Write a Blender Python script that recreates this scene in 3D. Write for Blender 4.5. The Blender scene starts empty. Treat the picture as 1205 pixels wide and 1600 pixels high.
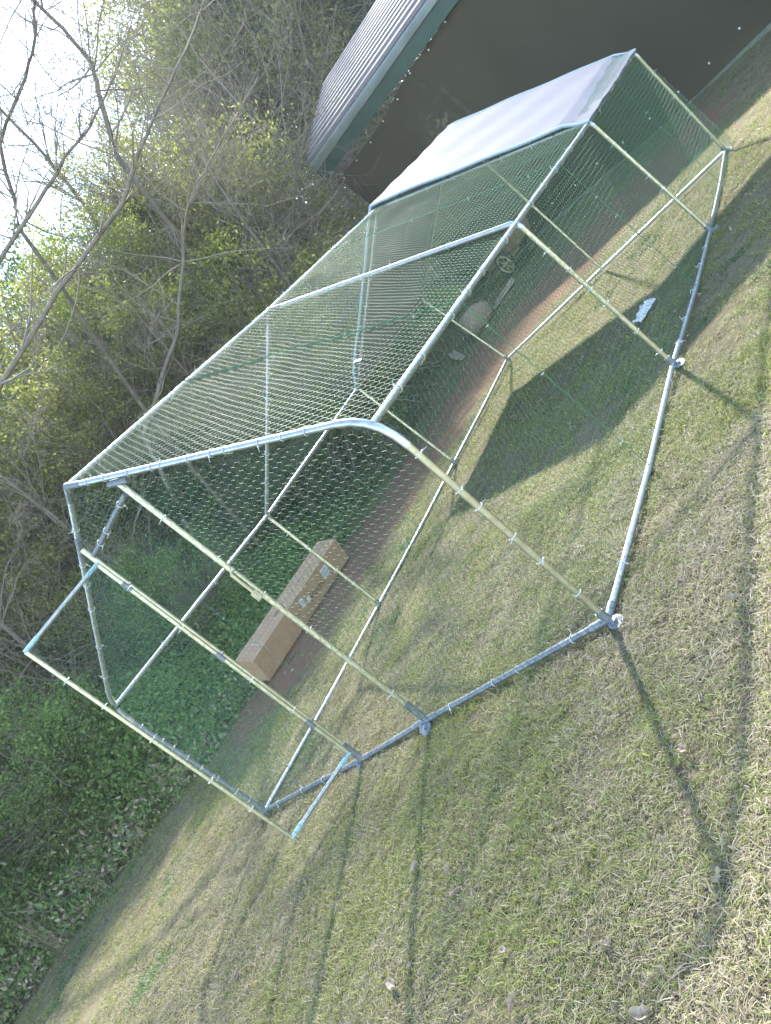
import bpy, math, random
import numpy as np
from mathutils import Vector, Matrix
sc = bpy.context.scene
rng = np.random.default_rng(7)
random.seed(7)
C = sc.collection

# ------------------------------------------------------------------ camera
cam_d = bpy.data.cameras.new('camera'); cam = bpy.data.objects.new('camera', cam_d); C.objects.link(cam)
cam_d.sensor_fit = 'VERTICAL'; cam_d.sensor_height = 36.0; cam_d.lens = 36.0*1302.2/1600.0
cam_d.clip_start = 0.05; cam_d.clip_end = 600
_r = np.array([[0.525, 0.489, 0.696], [0.366, 0.609, -0.704], [-0.768, 0.624, 0.141]])
_u, _s, _v = np.linalg.svd(_r); _r = _u @ _v
cam.matrix_world = Matrix.Translation((5.140, -2.334, 1.373)) @ Matrix([list(map(float, r)) for r in _r]).to_4x4()
sc.camera = cam
CAM = np.array([5.140, -2.334, 1.373])
# ------------------------------------------------------------------ light
SUN_AZ = -27.0; SUN_EL = 40.6                      # azimuth measured from +Y towards +X
w = bpy.data.worlds.new('World'); sc.world = w; w.use_nodes = True
nt = w.node_tree; nt.nodes.clear()
sky = nt.nodes.new('ShaderNodeTexSky'); sky.sky_type = 'NISHITA'; sky.sun_disc = False
sky.sun_elevation = math.radians(SUN_EL); sky.sun_rotation = math.radians(SUN_AZ)
sky.air_density = 0.8; sky.dust_density = 0.2; sky.ozone_density = 1.0
bg = nt.nodes.new('ShaderNodeBackground'); bg.inputs['Strength'].default_value = 0.15
wo = nt.nodes.new('ShaderNodeOutputWorld')
tint = nt.nodes.new('ShaderNodeMix'); tint.data_type = 'RGBA'; tint.blend_type = 'MULTIPLY'; tint.inputs[0].default_value = 1.0; tint.inputs[7].default_value = (1.0, .93, .79, 1)   # white balance of the hazy sky
nt.links.new(sky.outputs[0], tint.inputs[6]); nt.links.new(tint.outputs[2], bg.inputs[0]); nt.links.new(bg.outputs[0], wo.inputs[0])
sun_d = bpy.data.lights.new('sun', 'SUN'); sun_d.energy = 2.35; sun_d.angle = math.radians(1.4); sun_d.color = (1.0, 0.94, 0.80)
sun = bpy.data.objects.new('sun', sun_d); C.objects.link(sun)
_el, _az = math.radians(SUN_EL), math.radians(SUN_AZ)
sdir = Vector((math.cos(_el)*math.sin(_az), math.cos(_el)*math.cos(_az), math.sin(_el)))
sun.rotation_euler = sdir.to_track_quat('Z', 'Y').to_euler()
sc.view_settings.view_transform = 'Standard'; sc.view_settings.look = 'None'
sc.view_settings.exposure = 2.55; sc.view_settings.gamma = 1.0; sc.view_settings.use_curve_mapping = False
sc.cycles.max_bounces = 5; sc.cycles.transparent_max_bounces = 8; sc.cycles.diffuse_bounces = 3
sc.cycles.glossy_bounces = 2; sc.cycles.transmission_bounces = 4
sc.cycles.caustics_reflective = False; sc.cycles.caustics_refractive = False

# ------------------------------------------------------------------ materials
def new_mat(name):
    m = bpy.data.materials.new(name); m.use_nodes = True
    nt = m.node_tree; b = nt.nodes['Principled BSDF']
    return m, nt, b
def N(nt, t, **kw):
    n = nt.nodes.new(t)
    for k, v in kw.items():
        if k.startswith('i_'): n.inputs[k[2:]].default_value = v
        else: setattr(n, k, v)
    return n
def ramp(nt, fac, stops):
    r = nt.nodes.new('ShaderNodeValToRGB'); e = r.color_ramp.elements
    e[0].position, e[0].color = stops[0][0], (*stops[0][1], 1)
    e[1].position, e[1].color = stops[1][0], (*stops[1][1], 1)
    for p, c in stops[2:]:
        x = e.new(p); x.color = (*c, 1)
    nt.links.new(fac, r.inputs[0]); return r.outputs[0]
def obj_noise(nt, scale, detail=4, rough=0.6, coord='Object'):
    tc = nt.nodes.new('ShaderNodeTexCoord')
    n = N(nt, 'ShaderNodeTexNoise'); n.inputs['Scale'].default_value = scale
    n.inputs['Detail'].default_value = detail; n.inputs['Roughness'].default_value = rough
    nt.links.new(tc.outputs[coord], n.inputs['Vector']); return n.outputs['Fac']
def bump(nt, b, h, strength, dist):
    n = N(nt, 'ShaderNodeBump'); n.inputs['Strength'].default_value = strength; n.inputs['Distance'].default_value = dist
    nt.links.new(h, n.inputs['Height']); nt.links.new(n.outputs[0], b.inputs['Normal'])
def simple(name, stops, scale=8, rough=0.6, metal=0.0, bmp=0.0, bd=0.005, rr=None, spec=None):
    m, nt, b = new_mat(name); f = obj_noise(nt, scale)
    nt.links.new(ramp(nt, f, stops), b.inputs['Base Color'])
    b.inputs['Roughness'].default_value = rough; b.inputs['Metallic'].default_value = metal
    if spec is not None: b.inputs['Specular IOR Level'].default_value = spec
    if rr:
        mr = N(nt, 'ShaderNodeMapRange'); mr.inputs['To Min'].default_value = rr[0]; mr.inputs['To Max'].default_value = rr[1]
        nt.links.new(obj_noise(nt, scale*2.7), mr.inputs['Value']); nt.links.new(mr.outputs[0], b.inputs['Roughness'])
    if bmp: bump(nt, b, obj_noise(nt, scale*3, 6), bmp, bd)
    return m
M = {}
M['galv'] = simple('galvanised_tube', [(0.3, (.42, .46, .50)), (0.7, (.62, .66, .70))], 30, 0.4, 0.85, 0.15, 0.0006, (0.3, 0.5))
M['galv_dark'] = simple('galvanised_fitting', [(0.3, (.17, .19, .22)), (0.7, (.30, .33, .37))], 40, 0.55, 0.6, 0.25, 0.0008, (0.35, 0.6))
M['yellow_tube'] = simple('pale_yellow_tube', [(0.3, (.50, .49, .37)), (0.7, (.70, .69, .55))], 26, 0.33, 0.95, 0.15, 0.0006, (0.3, 0.5))  # pale yellow metal for the posts, door stiles and latch
M['tie'] = simple('white_nylon', [(0.3, (.72, .74, .76)), (0.7, (.85, .86, .88))], 20, 0.4)
M['blue_film'] = simple('blue_plastic_cap', [(0.3, (.28, .50, .62)), (0.7, (.46, .66, .76))], 30, 0.35)
M['wire'] = simple('green_coated_wire', [(0.3, (.04, .155, .095)), (0.7, (.085, .225, .145))], 60, 0.5, 0.0, spec=.3)
M['seam_wire'] = simple('green_selvedge_wire', [(0.3, (.04, .16, .09)), (0.7, (.08, .24, .14))], 60, 0.4)
M['cardboard'] = simple('cardboard', [(0.3, (.42, .27, .165)), (0.7, (.52, .345, .215))], 7, 0.85, 0, 0.2, 0.002)
M['print'] = simple('black_print', [(0.3, (.05, .045, .04)), (0.7, (.09, .08, .07))], 20, 0.7)
M['faint_print'] = simple('faint_grey_print', [(0.3, (.20, .15, .13)), (0.7, (.26, .19, .16))], 20, 0.8)
M['sticker'] = simple('white_label_paper', [(0.3, (.70, .72, .74)), (0.7, (.80, .81, .83))], 14, 0.5)
M['sticker_ink'] = simple('blue_grey_label_ink', [(0.3, (.32, .38, .46)), (0.7, (.46, .52, .60))], 60, 0.6)
M['tape'] = simple('pinkish_packing_tape', [(0.3, (.50, .38, .33)), (0.7, (.56, .44, .38))], 12, 0.25)
M['fascia'] = simple('green_painted_steel', [(0.3, (.05, .095, .075)), (0.7, (.075, .125, .10))], 3, 0.35, 0.0, 0.05, 0.002, (0.3, 0.45))
M['fascia_lit'] = simple('lit_green_grey_steel', [(0.3, (.17, .20, .18)), (0.7, (.27, .30, .27))], 2.5, 0.45, 0.2, 0.08, 0.003)  # rounded upper strip catches light; that paler grey is put into its colour
M['roof'] = simple('pale_ribbed_steel', [(0.3, (.20, .19, .205)), (0.7, (.27, .255, .275))], 2.2, 0.7, 0.0, 0.05, 0.003, (0.6, 0.75), .25)
M['rail'] = simple('grey_base_rail', [(0.3, (.17, .18, .15)), (0.7, (.26, .27, .22))], 5, 0.6, 0.1)
M['rust'] = simple('rusty_metal', [(0.3, (.20, .13, .09)), (0.7, (.32, .22, .14))], 15, 0.8, 0.1, 0.3, 0.003)
M['rim'] = simple('faded_yellow_rim', [(0.3, (.42, .38, .22)), (0.7, (.55, .50, .32))], 15, 0.6)
M['tyre'] = simple('old_black_rubber', [(0.3, (.035, .035, .033)), (0.7, (.07, .068, .06))], 20, 0.85)
M['sack'] = simple('dusty_sackcloth', [(0.3, (.22, .17, .12)), (0.7, (.33, .26, .19))], 18, 0.95, 0, 0.5, 0.01)
M['wood'] = simple('weathered_wood', [(0.3, (.24, .20, .15)), (0.7, (.38, .33, .26))], 12, 0.85, 0, 0.4, 0.004)
M['leaf_dry'] = simple('dry_leaf', [(0.3, (.30, .225, .16)), (0.7, (.52, .43, .34))], 25, 0.7, 0, 0.3, 0.002)
M['dark_pot'] = simple('black_plastic', [(0.3, (.03, .03, .035)), (0.7, (.05, .05, .055))], 10, 0.5)

# bark
def bark(name, c0, c1, sc_=9):
    m, nt, b = new_mat(name)
    f = obj_noise(nt, sc_, 6, 0.7)
    nt.links.new(ramp(nt, f, [(0.3, c0), (0.7, c1)]), b.inputs['Base Color'])
    b.inputs['Roughness'].default_value = 0.9
    bump(nt, b, obj_noise(nt, sc_*4, 6), 0.6, 0.02); return m
M['bark_grey'] = bark('grey_bark', (.15, .13, .11), (.33, .30, .26))
M['bark_brown'] = bark('brown_bark', (.085, .07, .055), (.19, .16, .125))
M['twig'] = bark('grey_twigs', (.20, .17, .135), (.36, .32, .26), 3)
M['twig_dark'] = bark('brown_twigs', (.13, .11, .09), (.25, .22, .18), 3)

def leafmat(name, stops, trans=0.45, rough=0.5, tgain=1.5):
    m, nt, b = new_mat(name)
    g = nt.nodes.new('ShaderNodeNewGeometry')
    col = ramp(nt, g.outputs['Random Per Island'], stops)
    nt.links.new(col, b.inputs['Base Color']); b.inputs['Roughness'].default_value = rough
    t = nt.nodes.new('ShaderNodeBsdfTranslucent')
    mul = N(nt, 'ShaderNodeMix', data_type='RGBA', blend_type='MULTIPLY'); mul.inputs[0].default_value = 1.0
    mul.inputs[7].default_value = (1.25*tgain, 1.3*tgain, 0.65*tgain, 1)
    nt.links.new(col, mul.inputs[6]); nt.links.new(mul.outputs[2], t.inputs[0])
    mx = nt.nodes.new('ShaderNodeMixShader'); mx.inputs[0].default_value = trans
    nt.links.new(b.outputs[0], mx.inputs[1]); nt.links.new(t.outputs[0], mx.inputs[2])
    nt.links.new(mx.outputs[0], nt.nodes['Material Output'].inputs[0]); return m
M['leaf_yellow'] = leafmat('young_yellow_green_leaves', [(0.0, (.11, .135, .04)), (0.6, (.21, .24, .07)), (1.0, (.36, .36, .15))], 0.5)
M['leaf_olive'] = leafmat('olive_leaves', [(0.0, (.10, .115, .045)), (0.5, (.18, .19, .08)), (1.0, (.31, .30, .15))], 0.5)
M['leaf_dark'] = leafmat('dark_green_leaves', [(0.0, (.035, .075, .03)), (0.6, (.06, .125, .045)), (1.0, (.11, .18, .07))], 0.35)
M['leaf_vine'] = leafmat('honeysuckle_leaves', [(0.0, (.12, .19, .075)), (0.6, (.20, .29, .11)), (1.0, (.32, .40, .18))], 0.5)
M['grass_green'] = leafmat('green_grass', [(0.0, (.17, .205, .055)), (0.55, (.28, .32, .085)), (1.0, (.41, .43, .15))], 0.3, 0.6, 1.2)
M['grass_deep'] = leafmat('clover_green', [(0.0, (.09, .15, .06)), (1.0, (.17, .25, .10))], 0.3, 0.6, 1.2)
M['grass_straw'] = leafmat('dead_straw_grass', [(0.0, (.15, .12, .08)), (0.5, (.28, .235, .165)), (1.0, (.45, .40, .30))], 0.15, 0.7, 0.8)
M['stalk'] = leafmat('dry_broomsedge', [(0.0, (.34, .26, .17)), (1.0, (.52, .43, .30))], 0.15, 0.7, 0.8)

# tarp wall of the carport: dark olive mesh cloth, slightly see-through
m, nt, b = new_mat('dark_shade_cloth')
nt.links.new(ramp(nt, obj_noise(nt, 0.7, 5), [(0.3, (.090, .080, .048)), (0.7, (.115, .103, .064))]), b.inputs['Base Color'])
b.inputs['Roughness'].default_value = 0.75
bump(nt, b, obj_noise(nt, 1.4, 3), 0.4, 0.05)
tr = nt.nodes.new('ShaderNodeBsdfTransparent'); tr.inputs[0].default_value = (.85, .85, .75, 1)
tl = nt.nodes.new('ShaderNodeBsdfTranslucent'); tl.inputs[0].default_value = (.12, .12, .08, 1)
m1 = nt.nodes.new('ShaderNodeMixShader'); m1.inputs[0].default_value = 0.30
nt.links.new(b.outputs[0], m1.inputs[1]); nt.links.new(tl.outputs[0], m1.inputs[2])
m2 = nt.nodes.new('ShaderNodeMixShader'); m2.inputs[0].default_value = 0.13
nt.links.new(m1.outputs[0], m2.inputs[1]); nt.links.new(tr.outputs[0], m2.inputs[2])
nt.links.new(m2.outputs[0], nt.nodes['Material Output'].inputs[0]); M['shade_cloth'] = m
# white roof cover, translucent
m, nt, b = new_mat('white_woven_cover')
nt.links.new(ramp(nt, obj_noise(nt, 3, 3), [(0.3, (.25, .255, .325)), (0.7, (.275, .28, .35))]), b.inputs['Base Color'])
b.inputs['Roughness'].default_value = 0.55
bump(nt, b, obj_noise(nt, 5, 4), 0.15, 0.02)
tl = nt.nodes.new('ShaderNodeBsdfTranslucent'); tl.inputs[0].default_value = (.36, .36, .42, 1)
m1 = nt.nodes.new('ShaderNodeMixShader'); m1.inputs[0].default_value = 0.3
nt.links.new(b.outputs[0], m1.inputs[1]); nt.links.new(tl.outputs[0], m1.inputs[2])
nt.links.new(m1.outputs[0], nt.nodes['Material Output'].inputs[0]); M['cover'] = m
# clear crumpled bag
m, nt, b = new_mat('clear_plastic_film')
b.inputs['Base Color'].default_value = (.75, .78, .86, 1); b.inputs['Roughness'].default_value = 0.2
tr = nt.nodes.new('ShaderNodeBsdfTransparent'); m2 = nt.nodes.new('ShaderNodeMixShader')
mr = N(nt, 'ShaderNodeMapRange'); mr.inputs['To Min'].default_value = 0.0; mr.inputs['To Max'].default_value = 0.5
nt.links.new(obj_noise(nt, 30, 3), mr.inputs['Value']); nt.links.new(mr.outputs[0], m2.inputs[0])
nt.links.new(b.outputs[0], m2.inputs[1]); nt.links.new(tr.outputs[0], m2.inputs[2])
nt.links.new(m2.outputs[0], nt.nodes['Material Output'].inputs[0]); M['film'] = m

# ------------------------------------------------------------------ mesh helpers
class MB:
    def __init__(s): s.v = []; s.f = []; s.n = 0; s.mi = []
    def add(s, v, f, mi=0):
        v = np.asarray(v, float).reshape(-1, 3); s.v.append(v)
        for q in f: s.f.append(tuple(i+s.n for i in q)); s.mi.append(mi)
        s.n += len(v); return s
    def box(s, c, d, rot=None, mi=0):
        c = np.array(c, float); h = np.array(d, float)/2
        P = np.array([[x, y, z] for x in (-1, 1) for y in (-1, 1) for z in (-1, 1)])*h
        if rot is not None: P = P @ np.array(rot).T
        return s.add(P+c, [(0, 1, 3, 2), (4, 6, 7, 5), (0, 4, 5, 1), (2, 3, 7, 6), (0, 2, 6, 4), (1, 5, 7, 3)], mi)
    def tube(s, pts, r, n=8, cap=True, mi=0):
        pts = [np.array(p, float) for p in pts]; k = len(pts)
        rs = [r]*k if np.isscalar(r) else r
        V = []
        for i in range(k):
            t = pts[min(i+1, k-1)]-pts[max(i-1, 0)]; t = t/(np.linalg.norm(t)+1e-12)
            a = np.cross(t, [0, 0, 1.0]) if abs(t[2]) < .9 else np.cross(t, [1.0, 0, 0])
            a /= np.linalg.norm(a); b = np.cross(t, a)
            for j in range(n):
                an = 2*math.pi*j/n; V.append(pts[i]+rs[i]*(a*math.cos(an)+b*math.sin(an)))
        F = [(i*n+j, i*n+(j+1) % n, (i+1)*n+(j+1) % n, (i+1)*n+j) for i in range(k-1) for j in range(n)]
        if cap: F += [tuple(range(n))[::-1], tuple((k-1)*n+j for j in range(n))]
        return s.add(V, F, mi)
    def mesh(s, name):
        me = bpy.data.meshes.new(name); me.from_pydata(np.concatenate(s.v).tolist(), [], s.f); me.update(); return me
def smooth(me, ang=40):
    me.polygons.foreach_set('use_smooth', [True]*len(me.polygons))
    try: me.set_sharp_from_angle(angle=math.radians(ang))
    except Exception: pass
def link(name, me, mats, parent=None, sm=True):
    if not isinstance(mats, (list, tuple)): mats = [mats]
    if len(me.materials) == 0:
        for x in mats: me.materials.append(M[x] if isinstance(x, str) else x)
    o = bpy.data.objects.new(name, me); C.objects.link(o)
    if parent is not None: o.parent = parent
    return o
def build(mb, name, mats, parent=None, sm=True, ang=40):
    me = mb.mesh(name)
    if sm: smooth(me, ang)
    if any(mb.mi): me.polygons.foreach_set('material_index', mb.mi)
    return link(name, me, mats, parent)
def tag(o, label, cat, group=None, kind=None):
    if label: o['label'] = label
    if cat: o['category'] = cat
    if group: o['group'] = group
    if kind: o['kind'] = kind
    return o
def empty(name, loc, label, cat, group=None, rz=0):
    o = bpy.data.objects.new(name, None); C.objects.link(o); o.location = loc; o.rotation_euler[2] = rz
    o.empty_display_size = 0.1
    return tag(o, label, cat, group)
def fast_mesh(name, V, F):
    """V (n,3), F (m,k) with k = 3 or 4, all the same size"""
    V = np.ascontiguousarray(V, np.float32); F = np.ascontiguousarray(F, np.int32); m, k = F.shape
    me = bpy.data.meshes.new(name); me.vertices.add(len(V)); me.vertices.foreach_set('co', V.ravel())
    me.loops.add(m*k); me.loops.foreach_set('vertex_index', F.ravel())
    me.polygons.add(m); me.polygons.foreach_set('loop_start', np.arange(0, m*k, k, dtype=np.int32))
    me.update(calc_edges=True); me.validate(); return me
def seg_mesh(name, P0, P1, R0, R1, n=4):
    """independent n-sided prisms for many segments at once"""
    P0 = np.asarray(P0, float); P1 = np.asarray(P1, float); R0 = np.broadcast_to(R0, len(P0)); R1 = np.broadcast_to(R1, len(P0))
    d = P1-P0; L = np.linalg.norm(d, axis=1, keepdims=True); d = d/np.maximum(L, 1e-9)
    ref = np.where(np.abs(d[:, 2:3]) < .9, [[0, 0, 1.0]], [[1.0, 0, 0]])
    a = np.cross(d, ref); a /= np.linalg.norm(a, axis=1, keepdims=True); b = np.cross(d, a)
    V = np.zeros((len(P0), 2*n, 3))
    for j in range(n):
        an = 2*math.pi*j/n; o = a*math.cos(an)+b*math.sin(an)
        V[:, j] = P0+o*R0[:, None]; V[:, n+j] = P1+o*R1[:, None]
    base = (np.arange(len(P0))*2*n)[:, None, None]
    F = np.array([[j, (j+1) % n, n+(j+1) % n, n+j] for j in range(n)])[None]+base
    me = fast_mesh(name, V.reshape(-1, 3), F.reshape(-1, 4))
    me.polygons.foreach_set('use_smooth', [True]*len(me.polygons)); return me

# value noise (numpy)
_tab = np.random.default_rng(3).random((64, 64))
def vnoise(x, y, s):
    x = np.asarray(x, float)/s+17.3; y = np.asarray(y, float)/s+9.1
    xi = np.floor(x).astype(int); yi = np.floor(y).astype(int); fx = x-xi; fy = y-yi
    fx = fx*fx*(3-2*fx); fy = fy*fy*(3-2*fy)
    g = lambda i, j: _tab[i % 64, j % 64]
    return (g(xi, yi)*(1-fx)+g(xi+1, yi)*fx)*(1-fy)+(g(xi, yi+1)*(1-fx)+g(xi+1, yi+1)*fx)*fy
def fbm(x, y, s): return (vnoise(x, y, s)+.5*vnoise(x, y, s/2.1)+.25*vnoise(x, y, s/4.3))/1.75
def sst(x, a, b):
    t = np.clip((x-a)/(b-a), 0, 1); return t*t*(3-2*t)
def poly_dist(x, y, pts):
    x = np.asarray(x, float); y = np.asarray(y, float); best = np.full(x.shape, 1e9)
    for (x0, y0), (x1, y1) in zip(pts[:-1], pts[1:]):
        dx, dy = x1-x0, y1-y0; t = np.clip(((x-x0)*dx+(y-y0)*dy)/(dx*dx+dy*dy), 0, 1)
        best = np.minimum(best, np.hypot(x-x0-t*dx, y-y0-t*dy))
    return best
EDGE = [(-7.5, -9), (-5.1, -4), (-4.45, -1), (-4.25, .1), (-3.6, .95), (-3.05, 1.7), (-2.85, 3), (-3.0, 4.6), (-3.5, 6.2), (-3.9, 8.5), (-4.3, 11.0), (-4.6, 13), (-5, 30)]
_ex = np.array([e[0] for e in EDGE]); _ey = np.array([e[1] for e in EDGE])
def edge_d(x, y):
    """distance into the woods (positive) from the lawn edge"""
    x = np.asarray(x, float); y = np.asarray(y, float)
    s = np.where(x < np.interp(y, _ey, _ex), 1.0, -1.0)
    return s*poly_dist(x, y, EDGE)
DIRT = [(-1.9, 2.6), (-1.9, 3.8), (-1.7, 5.0), (-1.4, 6.2), (-1.0, 7.3), (.3, 8.0), (1.6, 8.4)]
def dirt_mask(x, y):
    d = poly_dist(x, y, DIRT)+(fbm(x, y, .5)-.5)*1.1
    return 1-sst(d, .85, 1.45)
def ground_z(x, y):
    x = np.asarray(x, float); y = np.asarray(y, float)
    z = (fbm(x, y, 1.3)-.5)*.022-.03
    z = z+sst(y, 6.5, 11.5)*np.clip(.065*(3.4-x), -.1, .7)
    e = edge_d(x, y); z = z+sst(e, 0.3, 6)*.35+np.clip(e-6, 0, 60)*.02
    z = z-.045*np.exp(-((x-3.7)**2)/.25)*sst(-y, -1.5, .5)*vnoise(x, y, .6)
    return z

# ------------------------------------------------------------------ ground
def axis(lo, hi, step, far):
    a = list(np.arange(lo, hi+1e-6, step)); s = step
    b = [a[-1]]; 
    while b[-1] < far: s *= 1.35; b.append(b[-1]+s)
    s = step; c = [a[0]]
    while c[-1] > -far: s *= 1.35; c.append(c[-1]-s)
    return np.array(c[1:][::-1]+a+b[1:])
gx = axis(-7, 6.5, .09, 150); gy = axis(-4, 13, .09, 150)
X, Y = np.meshgrid(gx, gy, indexing='ij'); Z = ground_z(X, Y)
V = np.stack([X, Y, Z], -1).reshape(-1, 3)
ii = np.arange(len(gx)-1)[:, None]*len(gy)+np.arange(len(gy)-1)[None]
F = np.stack([ii, ii+len(gy), ii+len(gy)+1, ii+1], -1).reshape(-1, 4)
me = fast_mesh('ground', V, F); smooth(me, 180)
for nm, val in (('soil', dirt_mask(X, Y)), ('litter', sst(edge_d(X, Y)+(fbm(X, Y, .6)-.5)*.8, -.15, .5))):
    a = me.attributes.new(nm, 'FLOAT', 'POINT'); a.data.foreach_set('value', np.asarray(val, np.float32).ravel())
m, nt, b = new_mat('lawn_soil')
f1 = obj_noise(nt, 1.6, 6, .7); f2 = obj_noise(nt, 28, 5, .7)
grass = ramp(nt, f1, [(0.35, (.15, .135, .07)), (0.65, (.22, .185, .12))])
fine = ramp(nt, f2, [(0.3, (.55, .55, .52)), (0.7, (1.25, 1.2, 1.1))])
mm = N(nt, 'ShaderNodeMix', data_type='RGBA', blend_type='MULTIPLY'); mm.inputs[0].default_value = 1
nt.links.new(grass, mm.inputs[6]); nt.links.new(fine, mm.inputs[7])
soil = ramp(nt, f2, [(0.25, (.15, .078, .045)), (0.75, (.30, .16, .098))])
at = N(nt, 'ShaderNodeAttribute', attribute_name='soil'); at2 = N(nt, 'ShaderNodeAttribute', attribute_name='litter')
mx = N(nt, 'ShaderNodeMix', data_type='RGBA'); nt.links.new(at.outputs['Fac'], mx.inputs[0])
nt.links.new(mm.outputs[2], mx.inputs[6]); nt.links.new(soil, mx.inputs[7])
lit = ramp(nt, f2, [(0.3, (.07, .055, .035)), (0.7, (.17, .13, .09))])
mx2 = N(nt, 'ShaderNodeMix', data_type='RGBA'); nt.links.new(at2.outputs['Fac'], mx2.inputs[0])
nt.links.new(mx.outputs[2], mx2.inputs[6]); nt.links.new(lit, mx2.inputs[7])
nt.links.new(mx2.outputs[2], b.inputs['Base Color']); b.inputs['Roughness'].default_value = .95
bump(nt, b, obj_noise(nt, 45, 6), .8, .03)
tag(link('ground', me, m), None, None, kind='structure')

# ------------------------------------------------------------------ carport behind the run
A = np.array([3.4, 10.4]); Bp = np.array([-3.28, 12.43]); T = (Bp-A)/np.linalg.norm(Bp-A); NB = np.array([.291, .957])
def wall(s, z, back=0.0):   # s metres along the wall from the right, z height, back = metres behind it
    q = A+T*s+NB*back; return np.array([q[0], q[1], z])
s_of = lambda x: (x-3.4)/T[0]
def lin(s, x0, z0, x1, z1):
    s0, s1 = s_of(x0), s_of(x1); return z0+(z1-z0)*(s-s0)/(s1-s0)
zf_low = lambda s: lin(s, .91, 3.49, -3.52, 3.98)
zf_top = lambda s: lin(s, .56, 3.90, -3.38, 4.38)
z_top = lambda s: np.interp(s, [-9, s_of(.73), s_of(-.63), s_of(-1.72), s_of(-3.26)], [2.78, 3.53, 3.63, 3.62, 3.76])
z_bot = lambda s: np.interp(s, [-9, 0, s_of(2.07), s_of(-.2), s_of(-3.28)], [-.35, 0.03, .04, .24, .42])
cp = empty('carport', (3.4, 10.4, 0), 'dark cloth sided carport with green steel trim and ribbed pale roof behind the wire run', 'carport')
S0, S1 = -8.5, s_of(-3.27)
def sheet(fn_v, nu, nv, thick, name, mat, parent, nrm=None):
    us = np.linspace(0, 1, nu); vs = np.linspace(0, 1, nv)
    P = np.array([[fn_v(u, v) for v in vs] for u in us]); nrm = np.array(nrm)
    V = np.concatenate([P.reshape(-1, 3), P.reshape(-1, 3)+nrm*thick]); n = nu*nv
    F = []
    for i in range(nu-1):
        for j in range(nv-1):
            a = i*nv+j; F.append((a, a+nv, a+nv+1, a+1)); F.append((a+n, a+1+n, a+nv+1+n, a+nv+n))
    ring = [i*nv for i in range(nu)]+[(nu-1)*nv+j for j in range(1, nv)]+[i*nv+nv-1 for i in range(nu-2, -1, -1)]+[j for j in range(nv-2, 0, -1)]
    for a, c in zip(ring, ring[1:]+ring[:1]): F.append((a, a+n, c+n, c))
    mb = MB(); mb.add(V, F); return build(mb, name, mat, parent, ang=60)
def wallsheet(name, s0, s1, zb, zt, back, mat, wav=.03, thick=.004):
    def f(u, v):
        s = s0+(s1-s0)*u; q = wall(s, zb(s)+(zt(s)-zb(s))*v, back)
        q[:2] += NB*wav*(math.sin(s*2.1+v*1.7)+.6*math.sin(s*4.7-v*3+1))
        return q
    return sheet(f, 60, 14, thick, name, mat, cp, (NB[0], NB[1], 0))
wallsheet('cloth_wall', S0, S1, z_bot, z_top, 0, 'shade_cloth')
wallsheet('inner_screen', S0, s_of(-.85), lambda s: z_bot(s)+.3, lambda s: z_top(s)-.12, .7, 'shade_cloth', .01)
def beam(s0, s1, zc, h, back, d, name, mat, n=24, ln=None):
    mb = MB(); V = []
    for i in range(n+1):
        s = s0+(s1-s0)*i/n
        for bk, dz in ((back, -h/2), (back+d, -h/2), (back+d, h/2), (back, h/2)): V.append(wall(s, zc(s)+dz, bk))
    F = [(4*i+j, 4*i+(j+1) % 4, 4*i+4+(j+1) % 4, 4*i+4+j) for i in range(n) for j in range(4)]+[(0, 1, 2, 3), (4*n+3, 4*n+2, 4*n+1, 4*n)]
    mb.add(V, F); return build(mb, name, mat, cp, sm=False)
beam(S0, S1+.02, lambda s: z_bot(s)-.03, .085, -.05, .08, 'base_rail', 'rail')
for s in (S0, -4.2, 0.0, s_of(-.05), S1+.03):
    mb = MB(); mb.tube([wall(s, -.1, .12), wall(s, zf_low(s)+.05, .12)], .035, 8); build(mb, 'post', 'rail', cp)
for s in (s_of(1.1), s_of(2.6)):
    mb = MB(); mb.tube([wall(s, z_bot(s), .35), wall(s, z_top(s), .35)], .03, 8); build(mb, 'brace', 'roof', cp)
SF = s_of(-3.47)
# fascia: a rounded upper strip and a flat lower strip
beam(S0, SF, lambda s: zf_low(s)+.115, .23, -.10, .05, 'lower_fascia', 'fascia')
def upper(u, v):
    s = S0+(SF-S0)*u; z0 = zf_low(s)+.236; z1 = zf_top(s)+.01
    return wall(s, z0+(z1-z0)*math.sin(v*math.pi/2), -.125+.09*(1-math.cos(v*math.pi/2)))
sheet(upper, 30, 7, .01, 'upper_fascia', 'fascia_lit', cp, (NB[0], NB[1], 0))
# ribbed roof, ribs along the eave: 13 ribs front slope
prof = []
nr = 13
for k in range(nr):
    for du, dz in ((0, 0), (.12, .045), (.38, .045), (.5, 0)): prof.append(((k+du)/nr, dz))
prof.append((1.0, 0))
mb = MB(); V = []; n = 20; k = len(prof)
for i in range(n+1):
    s = S0+(SF+.0-S0)*i/n
    for t, dz in prof:
        V.append(wall(s, zf_top(s)+.02+.92*(t**.85)+dz, -.04+1.9*t))
for i in range(n+1):
    s = S0+(SF-S0)*i/n
    for t, dz in prof: V.append(wall(s, zf_top(s)+.02+.92*((1-t)**.85)+dz-.0, 1.86+.001+1.9*t))
F = [(i*k+j, i*k+j+1, (i+1)*k+j+1, (i+1)*k+j) for i in range(n) for j in range(k-1)]
o2 = (n+1)*k
F += [(o2+i*k+j, o2+i*k+j+1, o2+(i+1)*k+j+1, o2+(i+1)*k+j) for i in range(n) for j in range(k-1)]
mb.add(V, F); ro = build(mb, 'ribbed_roof', 'roof', cp, ang=25)
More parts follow.
